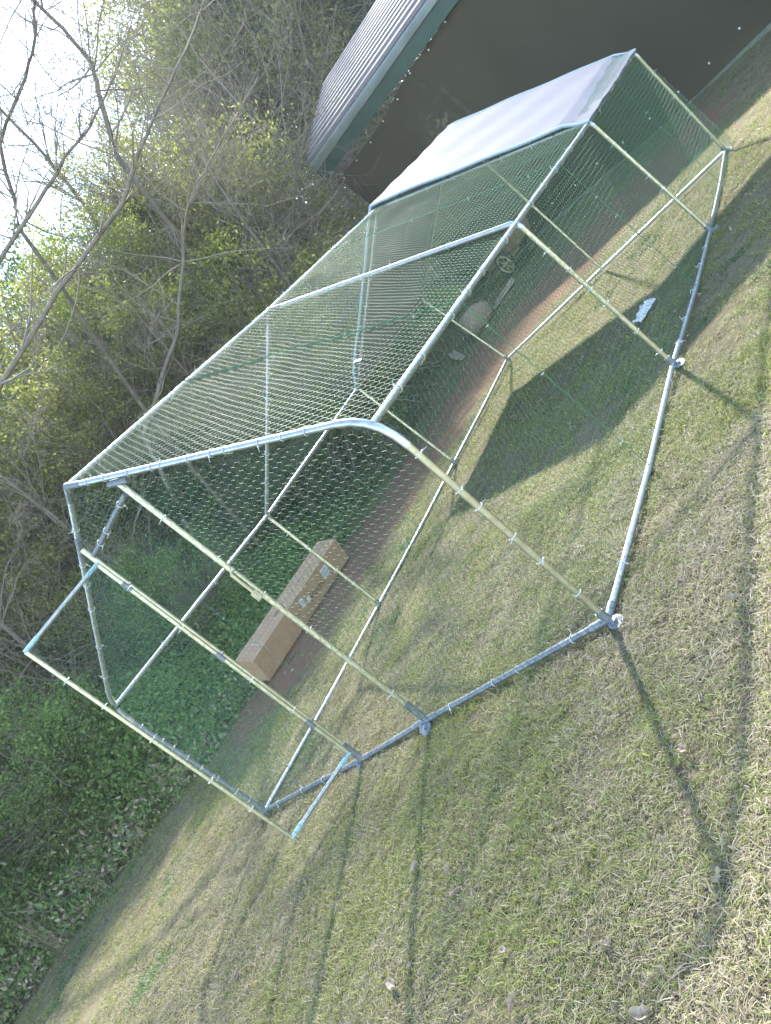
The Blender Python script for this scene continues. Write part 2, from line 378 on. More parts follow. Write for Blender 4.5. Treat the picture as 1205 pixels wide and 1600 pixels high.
# gable end closing strip
mb = MB(); V = [wall(SF, zf_low(SF), -.1), wall(SF, zf_top(SF), -.04)]
mb.tube([wall(SF, zf_top(SF)-.02, -.04), wall(SF, zf_top(SF)+.45, .85), wall(SF, zf_top(SF)+.92, 1.86)], .035, 6); build(mb, 'gable_trim', 'roof', cp)
# grommets
for s in np.arange(-8, S1, .55):
    for zz in (z_top(s)-.05, z_bot(s)+.22):
        p = wall(s, zz+.02*math.sin(s*5), -.05)
        mb = MB(); mb.tube([p, p+np.array([NB[0], NB[1], 0])*.006], .016, 8); build(mb, 'grommet', 'tie', cp)

# ------------------------------------------------------------------ the wire run
ND = {'A0': (1.596, .007, 2.062), 'B0': (3.145, -.002, 1.179), 'C0': (3.143, -.003, -.003), 'E0': (.012, .008, .001), 'F0': (-.010, -.006, 1.178),
 'A1': (1.602, 2.008, 2.011), 'B1': (3.153, 2.0, 1.170), 'C1': (3.163, 2.002, .010), 'E1': (-.007, 1.996, -.021), 'F1': (-.011, 1.996, 1.142),
 'A2': (1.551, 3.994, 2.018), 'B2': (3.142, 3.997, 1.156), 'C2': (3.175, 3.999, -.009), 'E2': (.011, 4.001, -.001), 'F2': (-.032, 3.990, 1.191),
 'A3': (1.582, 5.999, 2.063), 'B3': (3.171, 6.0, 1.181), 'C3': (3.128, 5.997, .003), 'E3': (.059, 6.011, .044), 'F3': (-.063, 5.987, 1.232),
 'D1': (1.888, .004, .0), 'D2': (1.256, -.006, -.01), 'G1': (1.882, .001, 1.862), 'G2': (1.245, -.01, 1.858), 'H1': (1.862, -.01, 1.805), 'H2': (1.262, .003, 1.782)}
ND = {k: np.array(v) for k, v in ND.items()}
R = .0148
run = empty('chicken_run', (1.57, 0, 0), 'long walk-in wire run with tube frame and white cover over its far end', 'chicken run')
def part_tube(name, pts, mat, r=R, n=12):
    mb = MB(); mb.tube(pts, r, n); return build(mb, name, mat, run)
def bend(P, Q, S, r=.16, k=5):
    """points P -> Q -> S with Q rounded off"""
    a = Q+(P-Q)/np.linalg.norm(P-Q)*r; c = Q+(S-Q)/np.linalg.norm(S-Q)*r
    return [a]+[(1-t)**2*a+2*t*(1-t)*Q+t*t*c for t in [i/k for i in range(1, k)]]+[c]
def outset(P, Q, r): return P+(Q-P)/np.linalg.norm(Q-P)*r
tie_mb = MB()
tie_mb.tube([[0.0175*math.cos(a), 0.0175*math.sin(a), 0] for a in np.linspace(0, 2*math.pi, 13)], .0022, 4, False)
tie_mb.box((.021, 0, 0), (.008, .006, .006))
tie_mb.tube([(.023, 0, 0), (.033, .006, .003), (.040, .014, .004)], [.0016, .0012, .001], 4)
tie_me = tie_mb.mesh('zip_tie'); tie_me.materials.append(M['tie'])
def ties(P, Q, n, seed=0, prob=1.0, t0=.06, t1=.94, sc_=1.0):
    P = np.array(P); Q = np.array(Q); d = Vector(Q-P).normalized(); rr = random.Random(seed)
    for i in range(n):
        if rr.random() > prob: continue
        t = t0+(t1-t0)*(i+.5+rr.uniform(-.3, .3))/n; p = P+(Q-P)*t
        o = bpy.data.objects.new('zip_tie', tie_me); C.objects.link(o); o.parent = run
        q = d.to_track_quat('Z', 'Y') @ __import__('mathutils').Quaternion((0, 0, 1), rr.uniform(0, 6.28))
        o.matrix_parent_inverse = Matrix.Identity(4)
        o.location = Vector(p)-run.location; o.rotation_mode = 'QUATERNION'; o.rotation_quaternion = q; o.scale = (sc_, sc_, sc_)
_build = build
def build(mb, name, mats, parent=None, sm=True, ang=40):   # world-space meshes keep their place under a moved parent
    if parent is not None:
        L = np.array(parent.matrix_world.translation if parent.parent else parent.location)
        if parent.type == 'EMPTY': mb.v = [v-L for v in mb.v]
    return _build(mb, name, mats, parent, sm, ang)
# shift what was already built under the carport to its base
for o in list(bpy.data.objects):
    if o.parent == cp: o.data.transform(Matrix.Translation(-Vector(cp.location)))

for i in range(4):
    A_, B_, C_, E_, F_ = (ND[k+str(i)] for k in 'ABCEF')
    g = 'galv'
    def push(Q, P, S, r_):
        a = Q+(P-Q)/np.linalg.norm(P-Q)*r_; c = Q+(S-Q)/np.linalg.norm(S-Q)*r_; return Q+(Q-(.25*a+.5*Q+.25*c))*.9
    br = .17 if i == 0 else .05
    Bc, Fc = push(B_, A_, C_, br), push(F_, A_, E_, br)
    # bent eave elbows
    part_tube('eave_elbow', bend(A_, Bc, C_, br), 'galv', R+.002)
    part_tube('eave_elbow', bend(A_, Fc, E_, br), 'galv', R+.002)
    part_tube('rafter', [A_, outset(Bc, A_, br*.9)], g)
    part_tube('rafter', [A_, outset(Fc, A_, br*.9)], g)
    part_tube('post', [outset(Bc, C_, br*.9), C_], 'yellow_tube')
    part_tube('post', [outset(Fc, E_, br*.9), E_], 'yellow_tube' if i else 'galv_dark')
    part_tube('apex_joint', [outset(A_, B_, .10), A_+[0, 0, .004], outset(A_, F_, .10)], 'galv_dark', R+.003)
    ties(Bc, C_, 6, 10+i, 1 if i < 3 else .5, .12); ties(Fc, E_, 9 if i == 0 else 4, 20+i)
    ties(A_, Bc, 11 if i == 0 else 6, 30+i, t1=.86); ties(A_, Fc, 6, 40+i, t1=.86)
    # feet: short stub and round plate under each lower corner
    for P in (C_, E_):
        part_tube('foot_socket', [P+[0, 0, .05], P+[0, 0, -.04]], 'galv_dark', R+.004)
        sgn = 1 if P is C_ else -1
        a = P+np.array([.035*sgn, -.02, -.012]); t = Vector((.25*sgn, -.25, 1)).normalized()
        mb = MB(); mb.tube([a-np.array(t)*.002, a+np.array(t)*.002], .034, 16); mb.tube([P, a], .012, 6); build(mb, 'foot_plate', 'galv_dark', run)
for i in range(3):
    for k, nm in (('A', 'ridge_pole'), ('B', 'eave_rail'), ('F', 'eave_rail')):
        P, Q = ND[k+str(i)], ND[k+str(i+1)]
        mid = (P+Q)/2; part_tube(nm, [P, Q], 'galv'); part_tube('sleeve', [outset(mid, P, .06), outset(mid, Q, .06)], 'galv', R+.0015)
        ties(P, Q, 6, hash((k, i)) % 99 if False else ord(k)+i, .8)
    for k in 'CE':
        P, Q = ND[k+str(i)], ND[k+str(i+1)]
        mid = (P+Q)/2+np.array([.012, 0, -.004])
        part_tube('base_rail', [P, mid, Q], 'galv', R); part_tube('sleeve', [outset(mid, P, .06), mid, outset(mid, Q, .06)], 'galv', R+.0015)
        ties(P, Q, 5, 60+ord(k)+i)
part_tube('base_rail', [ND['C3'], ND['E3']], 'galv'); ties(ND['C3'], ND['E3'], 8, 77)
part_tube('base_rail', [ND['D1'], ND['C0']], 'galv_dark'); part_tube('base_rail', [ND['D2'], ND['D1']], 'galv_dark'); part_tube('base_rail', [ND['E0'], ND['D2']], 'galv_dark')
ties(ND['E0'], ND['D2'], 4, 81); ties(ND['D1'], ND['C0'], 4, 82)
part_tube('rear_post', [(1.58, 6, 0), ND['A3']], 'yellow_tube')
# door frame of the front
part_tube('door_post', [ND['G1'], outset(ND['D1'], ND['G1'], .1)], 'yellow_tube'); part_tube('door_post', [ND['G2'], outset(ND['D2'], ND['G2'], .1)], 'yellow_tube')
part_tube('door_header', [ND['H1'], ND['H2']], 'galv_dark'); ties(ND['H1'], ND['H2'], 3, 91); ties(ND['G1'], ND['D1'], 6, 92)
for k in ('D1', 'D2'):
    P = ND[k]; part_tube('foot_socket', [P+[0, 0, .14], P+[0, 0, -.03]], 'galv_dark', R+.004)
    part_tube('tee_joint', [P+[-.09, 0, 0], P+[.09, 0, 0]], 'galv_dark', R+.004)
    a = P+np.array([.01, -.05, -.012]); t = np.array([.1, -.35, 1])/1.06
    mb = MB(); mb.tube([a-t*.002, a+t*.002], .036, 14); mb.tube([P, a], .012, 6)
    mb.tube([P+[-.03, -.02, 0], P+[-.03, -.06, -.02]], .012, 6); build(mb, 'foot_plate', 'galv_dark', run)
part_tube('tee_joint', [ND['G1']+[.07, 0, -.03], ND['G1']+[-.05, 0, .03]], 'galv_dark', R+.003)
part_tube('tee_joint', [ND['G2']+[-.08, 0, -.05], ND['G2']+[.05, 0, .03]], 'galv_dark', R+.003)
part_tube('corner_joint', [ND['C0']+[-.09, 0, 0], ND['C0']], 'galv_dark', R+.004); part_tube('corner_joint', [ND['C0']+[0, .09, 0], ND['C0']], 'galv_dark', R+.004)
# latch on the door post
a = np.array([1.905, -.03, 1.20]); bb = np.array([1.893, -.03, 1.04])
mb = MB(); mb.tube([a, bb], .006, 6); mb.tube([a, a+[0, .03, 0]], .006, 6); mb.box((a+bb)/2+[-.012, .008, 0], (.02, .006, .15)); mb.box(bb, (.03, .02, .05)); build(mb, 'latch', 'yellow_tube', run)
# door leaf, swung wide open
d_ht, d_hb = np.array([1.271, -.04, 1.738]), np.array([1.288, -.045, .084]); d_ot, d_ob = np.array([1.096, -.549, 1.72]), np.array([1.109, -.522, .099])
RD = .0115
for P, Q, mt, nm in ((d_ht, d_hb, 'yellow_tube', 'door_stile'), (d_ot, d_ob+(d_ob-d_ot)*.03, 'yellow_tube', 'door_stile'), (d_ht, d_ot, 'galv', 'door_rail'), (d_hb, d_ob, 'galv', 'door_rail')):
    part_tube(nm, [P, Q], mt, RD, 10)
for P, Q in ((d_ht, d_ot), (d_ot, d_ht), (d_hb, d_ob), (d_ob, d_hb)):
    part_tube('blue_corner_cap', [outset(P, Q, -.006), outset(P, Q, .085)], 'blue_film', RD+.0015, 10)
ties(d_ot, d_ob, 5, 93); ties(d_ht, d_hb, 4, 94)
for z in (.35, .95, 1.55):
    t = (d_ht[2]-z)/(d_ht[2]-d_hb[2]); P = d_ht+(d_hb-d_ht)*t
    mb = MB(); mb.tube([P+[0, 0, .03], P+[0, 0, -.03]], RD+.004, 10); mb.tube([P, [P[0]-.02, .0, z]], .008, 6); build(mb, 'hinge', 'galv_dark', run)

# chicken wire: true hexagonal lattice clipped to each panel
def inside(P, poly):
    x, y = P[:, 0], P[:, 1]; ins = np.zeros(len(P), bool); n = len(poly)
    for i in range(n):
        x0, y0 = poly[i]; x1, y1 = poly[(i+1) % n]
        c = ((y0 > y) != (y1 > y)) & (x < (x1-x0)*(y-y0)/(y1-y0+1e-12)+x0); ins ^= c
    return ins
def wire_panel(O, U, Vv, poly, name='wire_mesh', wu=.040, hv=.034, r=.0011, seed=0, parent=None):
    """O origin, U axis along the zigzags, Vv axis along the twists, poly in (u,v) metres"""
    O = np.array(O, float); U = np.array(U, float); U /= np.linalg.norm(U); Vv = np.array(Vv, float)
    Vv = Vv-U*(U@Vv); Vv /= np.linalg.norm(Vv); Nn = np.cross(U, Vv)
    poly = np.array(poly); u0, v0 = poly.min(0); u1, v1 = poly.max(0)
    nu = int((u1-u0)/(wu/2))+4; nv = int((v1-v0)/hv)+3
    I, J = np.meshgrid(np.arange(nu), np.arange(nv), indexing='ij')
    amp = hv*.17
    # node position of zigzag row j, column i
    def pos(i, j):
        u = u0+(i-1)*wu/2; v = v0+(j-1)*hv+np.where((i+j) % 2 == 0, amp, -amp)
        q = u*7.3+v*3.1
        u2 = u+(fbm(u+seed, v, .11)-.5)*.010; v2 = v+(fbm(u+5+seed, v+9, .13)-.5)*.010
        wz = (fbm(u*1.0+seed, v+3, .35)-.5)*.018
        return np.stack([u2, v2, wz], -1)
    a = pos(I, J); b = pos(I+1, J); c = pos(I, J+1)
    zz0 = a.reshape(-1, 3); zz1 = b.reshape(-1, 3)
    m = ((I+J) % 2 == 0); tw0 = a[m]; tw1 = c[m]
    S0_ = np.concatenate([zz0, tw0]); S1_ = np.concatenate([zz1, tw1]); rr = np.concatenate([np.full(len(zz0), r), np.full(len(tw0), r*1.1)])
    k = inside((S0_[:, :2]+S1_[:, :2])/2, poly); S0_, S1_, rr = S0_[k], S1_[k], rr[k]
    tow = lambda S: O+S[:, :1]*U+S[:, 1:2]*Vv+S[:, 2:3]*Nn
    me = seg_mesh(name, tow(S0_)-np.array(parent.location), tow(S1_)-np.array(parent.location), rr, rr, 3)
    return link(name, me, 'wire', parent)
def panel(P4, uax, vax, lift, nm='wire_mesh', seed=0, r=.0008):
    """flat polygon through P4 points; the rolls run down uax, so the zigzags run along vax"""
    uax, vax = vax, uax
    P4 = [np.array(p) for p in P4]; U = np.array(uax, float); U /= np.linalg.norm(U); Vv = np.array(vax, float); Vv -= U*(U@Vv); Vv /= np.linalg.norm(Vv)
    O = P4[0]+np.array(lift); poly = [((p-P4[0])@U, (p-P4[0])@Vv) for p in P4]
    return wire_panel(O, U, Vv, poly, nm, seed=seed, parent=run, r=r)
n_ = ND
for i in range(3):
    a, b_, c_, e, f = ([n_[k+str(i)] for k in 'ABCEF']); a2, b2, c2, e2, f2 = ([n_[k+str(i+1)] for k in 'ABCEF'])
    panel([a, b_, b2, a2], b_-a, a2-a, (.008, 0, .018), 'roof_mesh', i, .0011)
    panel([a, f, f2, a2], f-a, a2-a, (-.008, 0, .018), 'roof_mesh', 5+i, .0009)
    panel([b_, c_, c2, b2], c_-b_, b2-b_, (.02, 0, 0), 'side_mesh', 9+i, (.0008, .0010, .0014)[i])
    panel([f, e, e2, f2], e-f, f2-f, (-.02, 0, 0), 'side_mesh', 13+i, .0008)
# front: left of door, right of door, above header ; back gable
h1, h2 = n_['H1'], n_['H2']
panel([n_['G1'], n_['B0'], n_['C0'], n_['D1']], (0, 0, -1), (1, 0, 0), (0, -.02, 0), 'front_mesh', 21)
panel([n_['G2'], n_['D2'], n_['E0'], n_['F0']], (0, 0, -1), (-1, 0, 0), (0, -.02, 0), 'front_mesh', 22)
panel([h1, n_['G1'], n_['A0'], n_['G2'], h2], (0, 0, 1), (1, 0, 0), (0, -.02, 0), 'front_mesh', 23)
panel([n_['A3'], n_['B3'], n_['C3'], n_['E3'], n_['F3']], (0, 0, 1), (1, 0, 0), (0, .02, 0), 'rear_mesh', 24, .0016)
panel([d_ht, d_ot, d_ob, d_hb], d_hb-d_ht, d_ot-d_ht, (.012, -.004, 0), 'door_mesh', 25)
# laced seams across the roof and side at every metre
def seam(P, Q, sag, k=24, s=0, gap=None, r=.0012):
    mb = MB()
    for off in (0, 1):
        pts = []
        for i in range(k+1):
            t = i/k; p = P+(Q-P)*t; w_ = .006*math.sin(i*2.4+s)+off*.006
            if gap: w_ += off*gap*math.exp(-((t-.45)/.16)**2)
            p = p+np.array([0, w_, sag*math.sin(math.pi*t)]); pts.append(p)
        mb.tube(pts, r, 4, False)
    build(mb, 'seam_lacing', 'seam_wire', run)
for y in (1.0, 3.0, 5.0):
    i = int(y//2); f_ = .5
    lp = lambda k: n_[k+str(i)]*(1-f_)+n_[k+str(i+1)]*f_
    if y < 5: seam(lp('A')+[.01, 0, .02], lp('B')+[.01, 0, .02], -.01, s=y, gap=.035 if y < 2 else .02, r=.0018)
    seam(lp('B')+[.022, 0, 0], lp('C')+[.022, 0, 0], 0, s=y); seam(lp('F')+[-.022, 0, 0], lp('E')+[-.022, 0, 0], 0, s=y)
    seam(lp('A')+[-.01, 0, .02], lp('F')+[-.01, 0, .02], -.01, s=y)
    if y < 5: ties(lp('A')+[0, 0, .01], lp('B')+[0, 0, .01], 4, int(y), sc_=.5)
    ties(lp('B')+[.02, 0, 0], lp('C')+[.02, 0, 0], 3, int(y)+3, sc_=.5); ties(lp('F')+[-.02, 0, 0], lp('E')+[-.02, 0, 0], 3, int(y)+8, sc_=.5)
for x in (.9, 2.5):
    zt = 1.18+.87*(1-abs(x-1.576)/1.576); seam(np.array([x, 6.03, zt]), np.array([x, 6.03, 0]), 0)
# white scrap on the roof wire
mb = MB(); mb.box((2.84, .62, 1.366), (.035, .022, .003), np.array(Matrix.Rotation(.5, 3, 'Y'))); build(mb, 'paper_tag', 'sticker', run)
# white cover over the last bay, both slopes
def cov(u, v):   # u across the roof (0 right eave .. 1 left eave), v along y
    y0 = np.array
    a = n_['A2']*(1-v)+n_['A3']*v; b_ = n_['B2']*(1-v)+n_['B3']*v; f = n_['F2']*(1-v)+n_['F3']*v
    p = b_+(a-b_)*(u*2) if u <= .5 else a+(f-a)*(u*2-1)
    k = abs(math.sin(u*2*math.pi)); sagg = -.014*k*math.sin(math.pi*v)
    edge = .02 if u < .5 else -.02
    p = p+np.array([edge*.3, 0, .054+sagg])
    p[1] += .02*math.sin(u*2*math.pi*3)*(1-v)*.3-.03*(1-v)+.04*v
    if u < .04: p += np.array([.02, 0, -.045])
    if u > .96: p += np.array([-.02, 0, -.045])
    p[2] += .0035*math.sin(u*37+v*9)+.003*math.sin(v*31-u*12)
    return p
sheet2 = sheet
def sheet(fn_v, nu, nv, thick, name, mat, parent, nrm=None):
    us = np.linspace(0, 1, nu); vs = np.linspace(0, 1, nv)
    P = np.array([[fn_v(u, v) for v in vs] for u in us])-np.array(parent.location); nrm = np.array(nrm)
    V = np.concatenate([P.reshape(-1, 3), P.reshape(-1, 3)+nrm*thick]); n = nu*nv; F = []
    for i in range(nu-1):
        for j in range(nv-1):
            a = i*nv+j; F.append((a, a+nv, a+nv+1, a+1)); F.append((a+n, a+1+n, a+nv+1+n, a+nv+n))
    ring = [i*nv for i in range(nu)]+[(nu-1)*nv+j for j in range(1, nv)]+[i*nv+nv-1 for i in range(nu-2, -1, -1)]+[j for j in range(nv-2, 0, -1)]
    for a, c in zip(ring, ring[1:]+ring[:1]): F.append((a, a+n, c+n, c))
    mb = MB(); mb.add(V, F); return _build(mb, name, mat, parent, ang=50)
sheet(cov, 81, 41, .003, 'roof_cover', 'cover', run, (0, 0, 1))
M['hem'] = simple('pale_blue_hem', [(0.3, (.38, .50, .62)), (0.7, (.48, .58, .70))], 20, 0.5)
for v_ in (0.0, 1.0):
    for u0, u1 in ((.0, .5), (.5, 1.0)):
        mb = MB(); mb.tube([cov(u0+(u1-u0)*t, v_)+[0, -.004 if v_ == 0 else .004, 0] for t in np.linspace(0, 1, 25)], .012, 6); build(mb, 'cover_hem', 'hem', run)
for k, e in (('A2', 'B2'), ('A3', 'B3'), ('B2', 'B3')):   # dark elastic loops
    for t in (.14, .38, .62, .86):
        p = n_[k]*(1-t)+n_[e]*t+np.array([.01, -.02, .04 if k != 'B2' else -.0])
        mb = MB(); mb.tube([p, p+np.array([.0, -.012, -.03])], .004, 5); mb.box(p, (.014, .014, .014)); build(mb, 'elastic_loop', 'dark_pot', run)

# pieces of pieces: door leaf, feet
ch = list(run.children); leaf = [o for o in ch if o.name == 'door_mesh'][0]; leaf.name = 'door'
for o in ch:
    if o.name.split('.')[0] in ('door_stile', 'door_rail', 'blue_corner_cap', 'hinge'): o.parent = leaf
    if o.name.startswith('foot_plate'):
        c0 = o.data.vertices[0].co
        socks = [q for q in ch if q.name.startswith('foot_socket')]
        o.parent = min(socks, key=lambda q: (q.data.vertices[0].co-c0).length)
# ------------------------------------------------------------------ cardboard carton
bx0 = np.array([-2.37, 2.25, .0]); bx1 = np.array([-2.19, 4.10, .0]); L = np.linalg.norm(bx1-bx0)
rz = math.atan2(bx1[1]-bx0[1], bx1[0]-bx0[0])
box = empty('cardboard_box', (float(bx0[0]), float(bx0[1]), 0.0), 'long brown cardboard carton lying on the grass beside the wire run', 'cardboard box', rz=rz)
box.rotation_euler = (math.radians(24), 0, rz); box.location.z = -.02
# local axes: x along the box, y to the far side, z up ; near long face is y=0 ; front = lawn side
BW, BH = .30, .31
def lbuild(mb, name, mat, par, sm=False): return _build(mb, name, mat, par, sm)
mb = MB()
mb.box((L/2, BW/2, BH/2), (L, BW, BH)); cb = lbuild(mb, 'carton_body', 'cardboard', box)
bm_mod = cb.modifiers.new('b', 'BEVEL'); bm_mod.width = .006; bm_mod.segments = 2
mb = MB(); mb.box((.22, BW/2, BH+.0012), (.02, BW+.002, .0016)); mb.box((.22, -.0012, BH/2), (.012, .0016, BH)); lbuild(mb, 'tape', 'tape', box)
mb = MB(); mb.box((L/2, BW/2, BH+.0008), (L, .004, .0012)); lbuild(mb, 'flap_seam', 'faint_print', box)
def face_text(txt, size, x, z, mat, name):
    cu = bpy.data.curves.new(name, 'FONT'); cu.body = txt; cu.size = size; cu.extrude = .0006; cu.align_x = 'CENTER'; cu.align_y = 'CENTER'
    tmp = bpy.data.objects.new('t', cu); C.objects.link(tmp); dg = bpy.context.evaluated_depsgraph_get()
    me = bpy.data.meshes.new_from_object(tmp.evaluated_get(dg)); bpy.data.objects.remove(tmp); me.name = name; me.materials.clear()
    # stand on the y=0 face (outward -Y), upside down as the carton lies
    me.transform(Matrix.Translation((x, -.0015, z)) @ Matrix.Rotation(math.pi, 4, 'Y') @ Matrix.Rotation(math.pi/2, 4, 'X'))
    return link(name, me, mat, box)
face_text('VEVOR', .095, 1.18, .135, 'print', 'printed_name')
def patch(x, z, wd, hh, mat, name, off=.0014):
    mb = MB(); mb.box((x, -off, z), (wd, .0012, hh)); return lbuild(mb, name, mat, box)
s_ = patch(1.44, .18, .13, .12, 'sticker', 'shipping_label')
mb = MB(); rr = random.Random(5)
for i in range(7):
    for j in range(2): mb.box((1.386+i*.018, -.0026, .155+j*.05), (.007+.007*rr.random(), .001, .035))
lbuild(mb, 'label_print', 'sticker_ink', box)
patch(.93, .20, .075, .10, 'sticker', 'white_label'); patch(1.03, .16, .05, .065, 'sticker', 'white_label', .0028)
mb = MB()
for i in range(4): mb.box((.902+i*.018, -.0028, .20), (.008, .001, .07))
lbuild(mb, 'label_print', 'sticker_ink', box)
for k, (x, wd) in enumerate(((.72, .17), (.72, .13), (.69, .06))): patch(x, .16-k*.022, wd, .006, 'faint_print', 'small_print')
for q_ in ((.66, .07, .05), (.715, .03, .06), (1.15, .10, .012)):
    mb = MB(); mb.box((q_[0], .14, BH+.0016), (q_[1], q_[2], .001)); lbuild(mb, 'top_print', 'faint_print', box)

lab_ = [o for o in box.children if o.name.startswith('shipping_label')][0]; lw_ = [o for o in box.children if o.name.startswith('white_label')][0]
for o in [o for o in box.children if o.name.startswith('label_print')]: o.parent = lab_ if o.data.vertices[0].co.x > 1.2 else lw_
# ------------------------------------------------------------------ small things on the ground
# crumpled film
mb = MB(); rr = np.random.default_rng(4); nx, ny = 22, 12
Pg = []
for i in range(nx):
    for j in range(ny):
        u, v = i/(nx-1), j/(ny-1); x = (u-.5)*.26; y = (v-.5)*.12*(.7+.5*u)
        Pg.append((x+.01*math.sin(v*9), y+.008*math.sin(u*17), .012+.03*abs(math.sin(u*7+v*3))*(math.sin(math.pi*v))+.02*rr.random()*math.sin(math.pi*v)))
mb.add(Pg, [(i*ny+j, (i+1)*ny+j, (i+1)*ny+j+1, i*ny+j+1) for i in range(nx-1) for j in range(ny-1)])
o = _build(mb, 'plastic_bag', 'film', None, ang=30); o.location = (2.66, 3.36, float(ground_z(2.66, 3.36))+.02); o.rotation_euler[2] = math.radians(78)
md = o.modifiers.new('s', 'SOLIDIFY'); md.thickness = .0015
tag(o, 'crumpled clear plastic bag lying on the grass inside the wire run', 'plastic bag')

# wheel and axle junk beyond the run, behind the rear mesh
def gz(x, y): return float(ground_z(x, y))
x, y = -1.35, 10.5; z = gz(x, y)
wh = empty('garden_cart', (x, y, z), 'old rusty garden cart with a yellow rimmed wheel by the cloth wall', 'garden cart', rz=math.radians(-25))
mb = MB(); a = np.linspace(0, 2*math.pi, 25); mb.tube([[.20*math.cos(t), 0, .22+.20*math.sin(t)] for t in a], .032, 8, False); wt = lbuild(mb, 'tyre', 'tyre', wh, True)
mb = MB(); mb.tube([[.155*math.cos(t), -.02, .22+.155*math.sin(t)] for t in a], .014, 6, False); mb.tube([[0, -.05, .22], [0, .4, .22]], .022, 8)
for t in np.linspace(0, math.pi, 4)[:-1]: mb.tube([[-.15*math.cos(t), -.02, .22-.15*math.sin(t)], [.15*math.cos(t), -.02, .22+.15*math.sin(t)]], .007, 5)
lbuild(mb, 'wheel_rim', 'rim', wh, True)
mb = MB(); mb.add([(-.5, .05, .30), (.45, .05, .30), (.45, .5, .30), (-.5, .5, .30), (-.6, 0, .56), (.55, 0, .56), (.55, .55, .56), (-.6, .55, .56)], [(0, 3, 2, 1), (0, 1, 5, 4), (1, 2, 6, 5), (2, 3, 7, 6), (3, 0, 4, 7)])
o = lbuild(mb, 'tray', 'rust', wh); md = o.modifiers.new('s', 'SOLIDIFY'); md.thickness = .01
mb = MB(); mb.tube([(-.5, .1, .32), (-.95, .1, .18), (-1.2, .12, .03)], .016, 6); mb.tube([(-.5, .45, .32), (-.95, .4, .18), (-1.2, .36, .03)], .016, 6); lbuild(mb, 'handle', 'wood', wh, True)
# sack
x, y = -1.75, 9.2; z = gz(x, y)
mb = MB(); V = []; nu, nv = 20, 10
for j in range(nv+1):
    for i in range(nu):
        t = 2*math.pi*i/nu; ph = math.pi*j/nv; r_ = (.30+.04*math.sin(3*t)+.02*math.sin(7*t+j))*math.sin(ph)**.55
        V.append((r_*math.cos(t)*1.05, r_*math.sin(t)*.8, .19-.19*math.cos(ph)+.015*math.sin(5*t+j)))
mb.add(V, [(j*nu+i, j*nu+(i+1) % nu, (j+1)*nu+(i+1) % nu, (j+1)*nu+i) for j in range(nv) for i in range(nu)])
o = _build(mb, 'filled_sack', 'sack', None, ang=70); o.location = (x, y, z-.02)
tag(o, 'slumped tan sack on the bare soil beyond the far end of the run', 'sack')
# boards and a curved fender
rr = random.Random(2)
for k, (x, y, ln, rz_, lab) in enumerate(((-1.35, 9.7, .55, .5, 'short weathered board lying beside the tan sack'), (-2.25, 8.9, .9, 2.2, 'longer grey board lying at the foot of the brush left of the sack'))):
    mb = MB(); mb.box((0, 0, .02), (ln, .09, .03)); mb.box((.05, .06, .05), (ln*.8, .05, .02)); o = _build(mb, 'board', 'wood', None, False)
    o.location = (x, y, gz(x, y)+.02); o.rotation_euler = (0.05, -.12, rz_); tag(o, lab, 'board', 'scrap boards beyond the run')
x, y = -2.95, 9.6
cart = empty('old_push_plow', (x, y, gz(x, y)), 'old rusty push plough with a curved guard among the brush beyond the run', 'plough', rz=.4)
mb = MB(); mb.tube([(.32*math.cos(t), 0, .30+.32*math.sin(t)) for t in np.linspace(.3, 3.0, 14)], .02, 6); lbuild(mb, 'curved_guard', 'rust', cart, True)
mb = MB(); mb.tube([(.24*math.cos(t), 0, .25+.24*math.sin(t)) for t in np.linspace(0, 2*math.pi, 21)], .014, 6, False)
for t in np.linspace(0, math.pi, 4)[:-1]: mb.tube([(-.24*math.cos(t), 0, .25-.24*math.sin(t)), (.24*math.cos(t), 0, .25+.24*math.sin(t))], .007, 5)
lbuild(mb, 'spoked_wheel', 'rust', cart, True)
mb = MB(); mb.tube([(0, .03, .25), (-.9, .1, .62), (-1.35, .1, .75)], .014, 6); mb.tube([(0, -.03, .25), (-.9, -.14, .62), (-1.35, -.2, .75)], .014, 6); lbuild(mb, 'handle', 'wood', cart, True)
x, y = -4.15, .9
mb = MB(); mb.tube([(0, 0, 0), (0, 0, .12), (0, 0, .16)], [.055, .07, .072], 14); o = _build(mb, 'plant_pot', 'dark_pot', None); o.location = (x-.1, y+.25, gz(x, y)+.35); o.rotation_euler = (.5, .3, 0)
tag(o, 'small black plastic pot half hidden in the vines', 'plant pot')

# ------------------------------------------------------------------ vegetation
def leaves_mesh(name, Cn, L_, rs, mat, wid=.5, fold=.25, droop=None):
    """Cn centres (n,3); L_ leaf lengths; each leaf a folded 4-triangle rhombus"""
    n = len(Cn); d = rs.normal(size=(n, 3)); d /= np.linalg.norm(d, axis=1, keepdims=True)
    if droop is not None: d = d*(1-droop)+np.array([0, 0, 1.0])*droop; d /= np.linalg.norm(d, axis=1, keepdims=True)
    s = np.cross(d, rs.normal(size=(n, 3))); s /= np.linalg.norm(s, axis=1, keepdims=True); nn = np.cross(d, s)
    L_ = np.asarray(L_).reshape(-1, 1); w_ = L_*wid/2
    V = np.stack([Cn-d*L_/2, Cn+s*w_+nn*w_*fold, Cn+d*L_/2, Cn-s*w_+nn*w_*fold], 1).reshape(-1, 3)
    b0 = (np.arange(n)*4)[:, None, None]; F = (np.array([[0, 1, 2], [0, 2, 3]])[None]+b0).reshape(-1, 3)
    me = fast_mesh(name, V, F); me.materials.append(M[mat] if isinstance(mat, str) else mat); return me
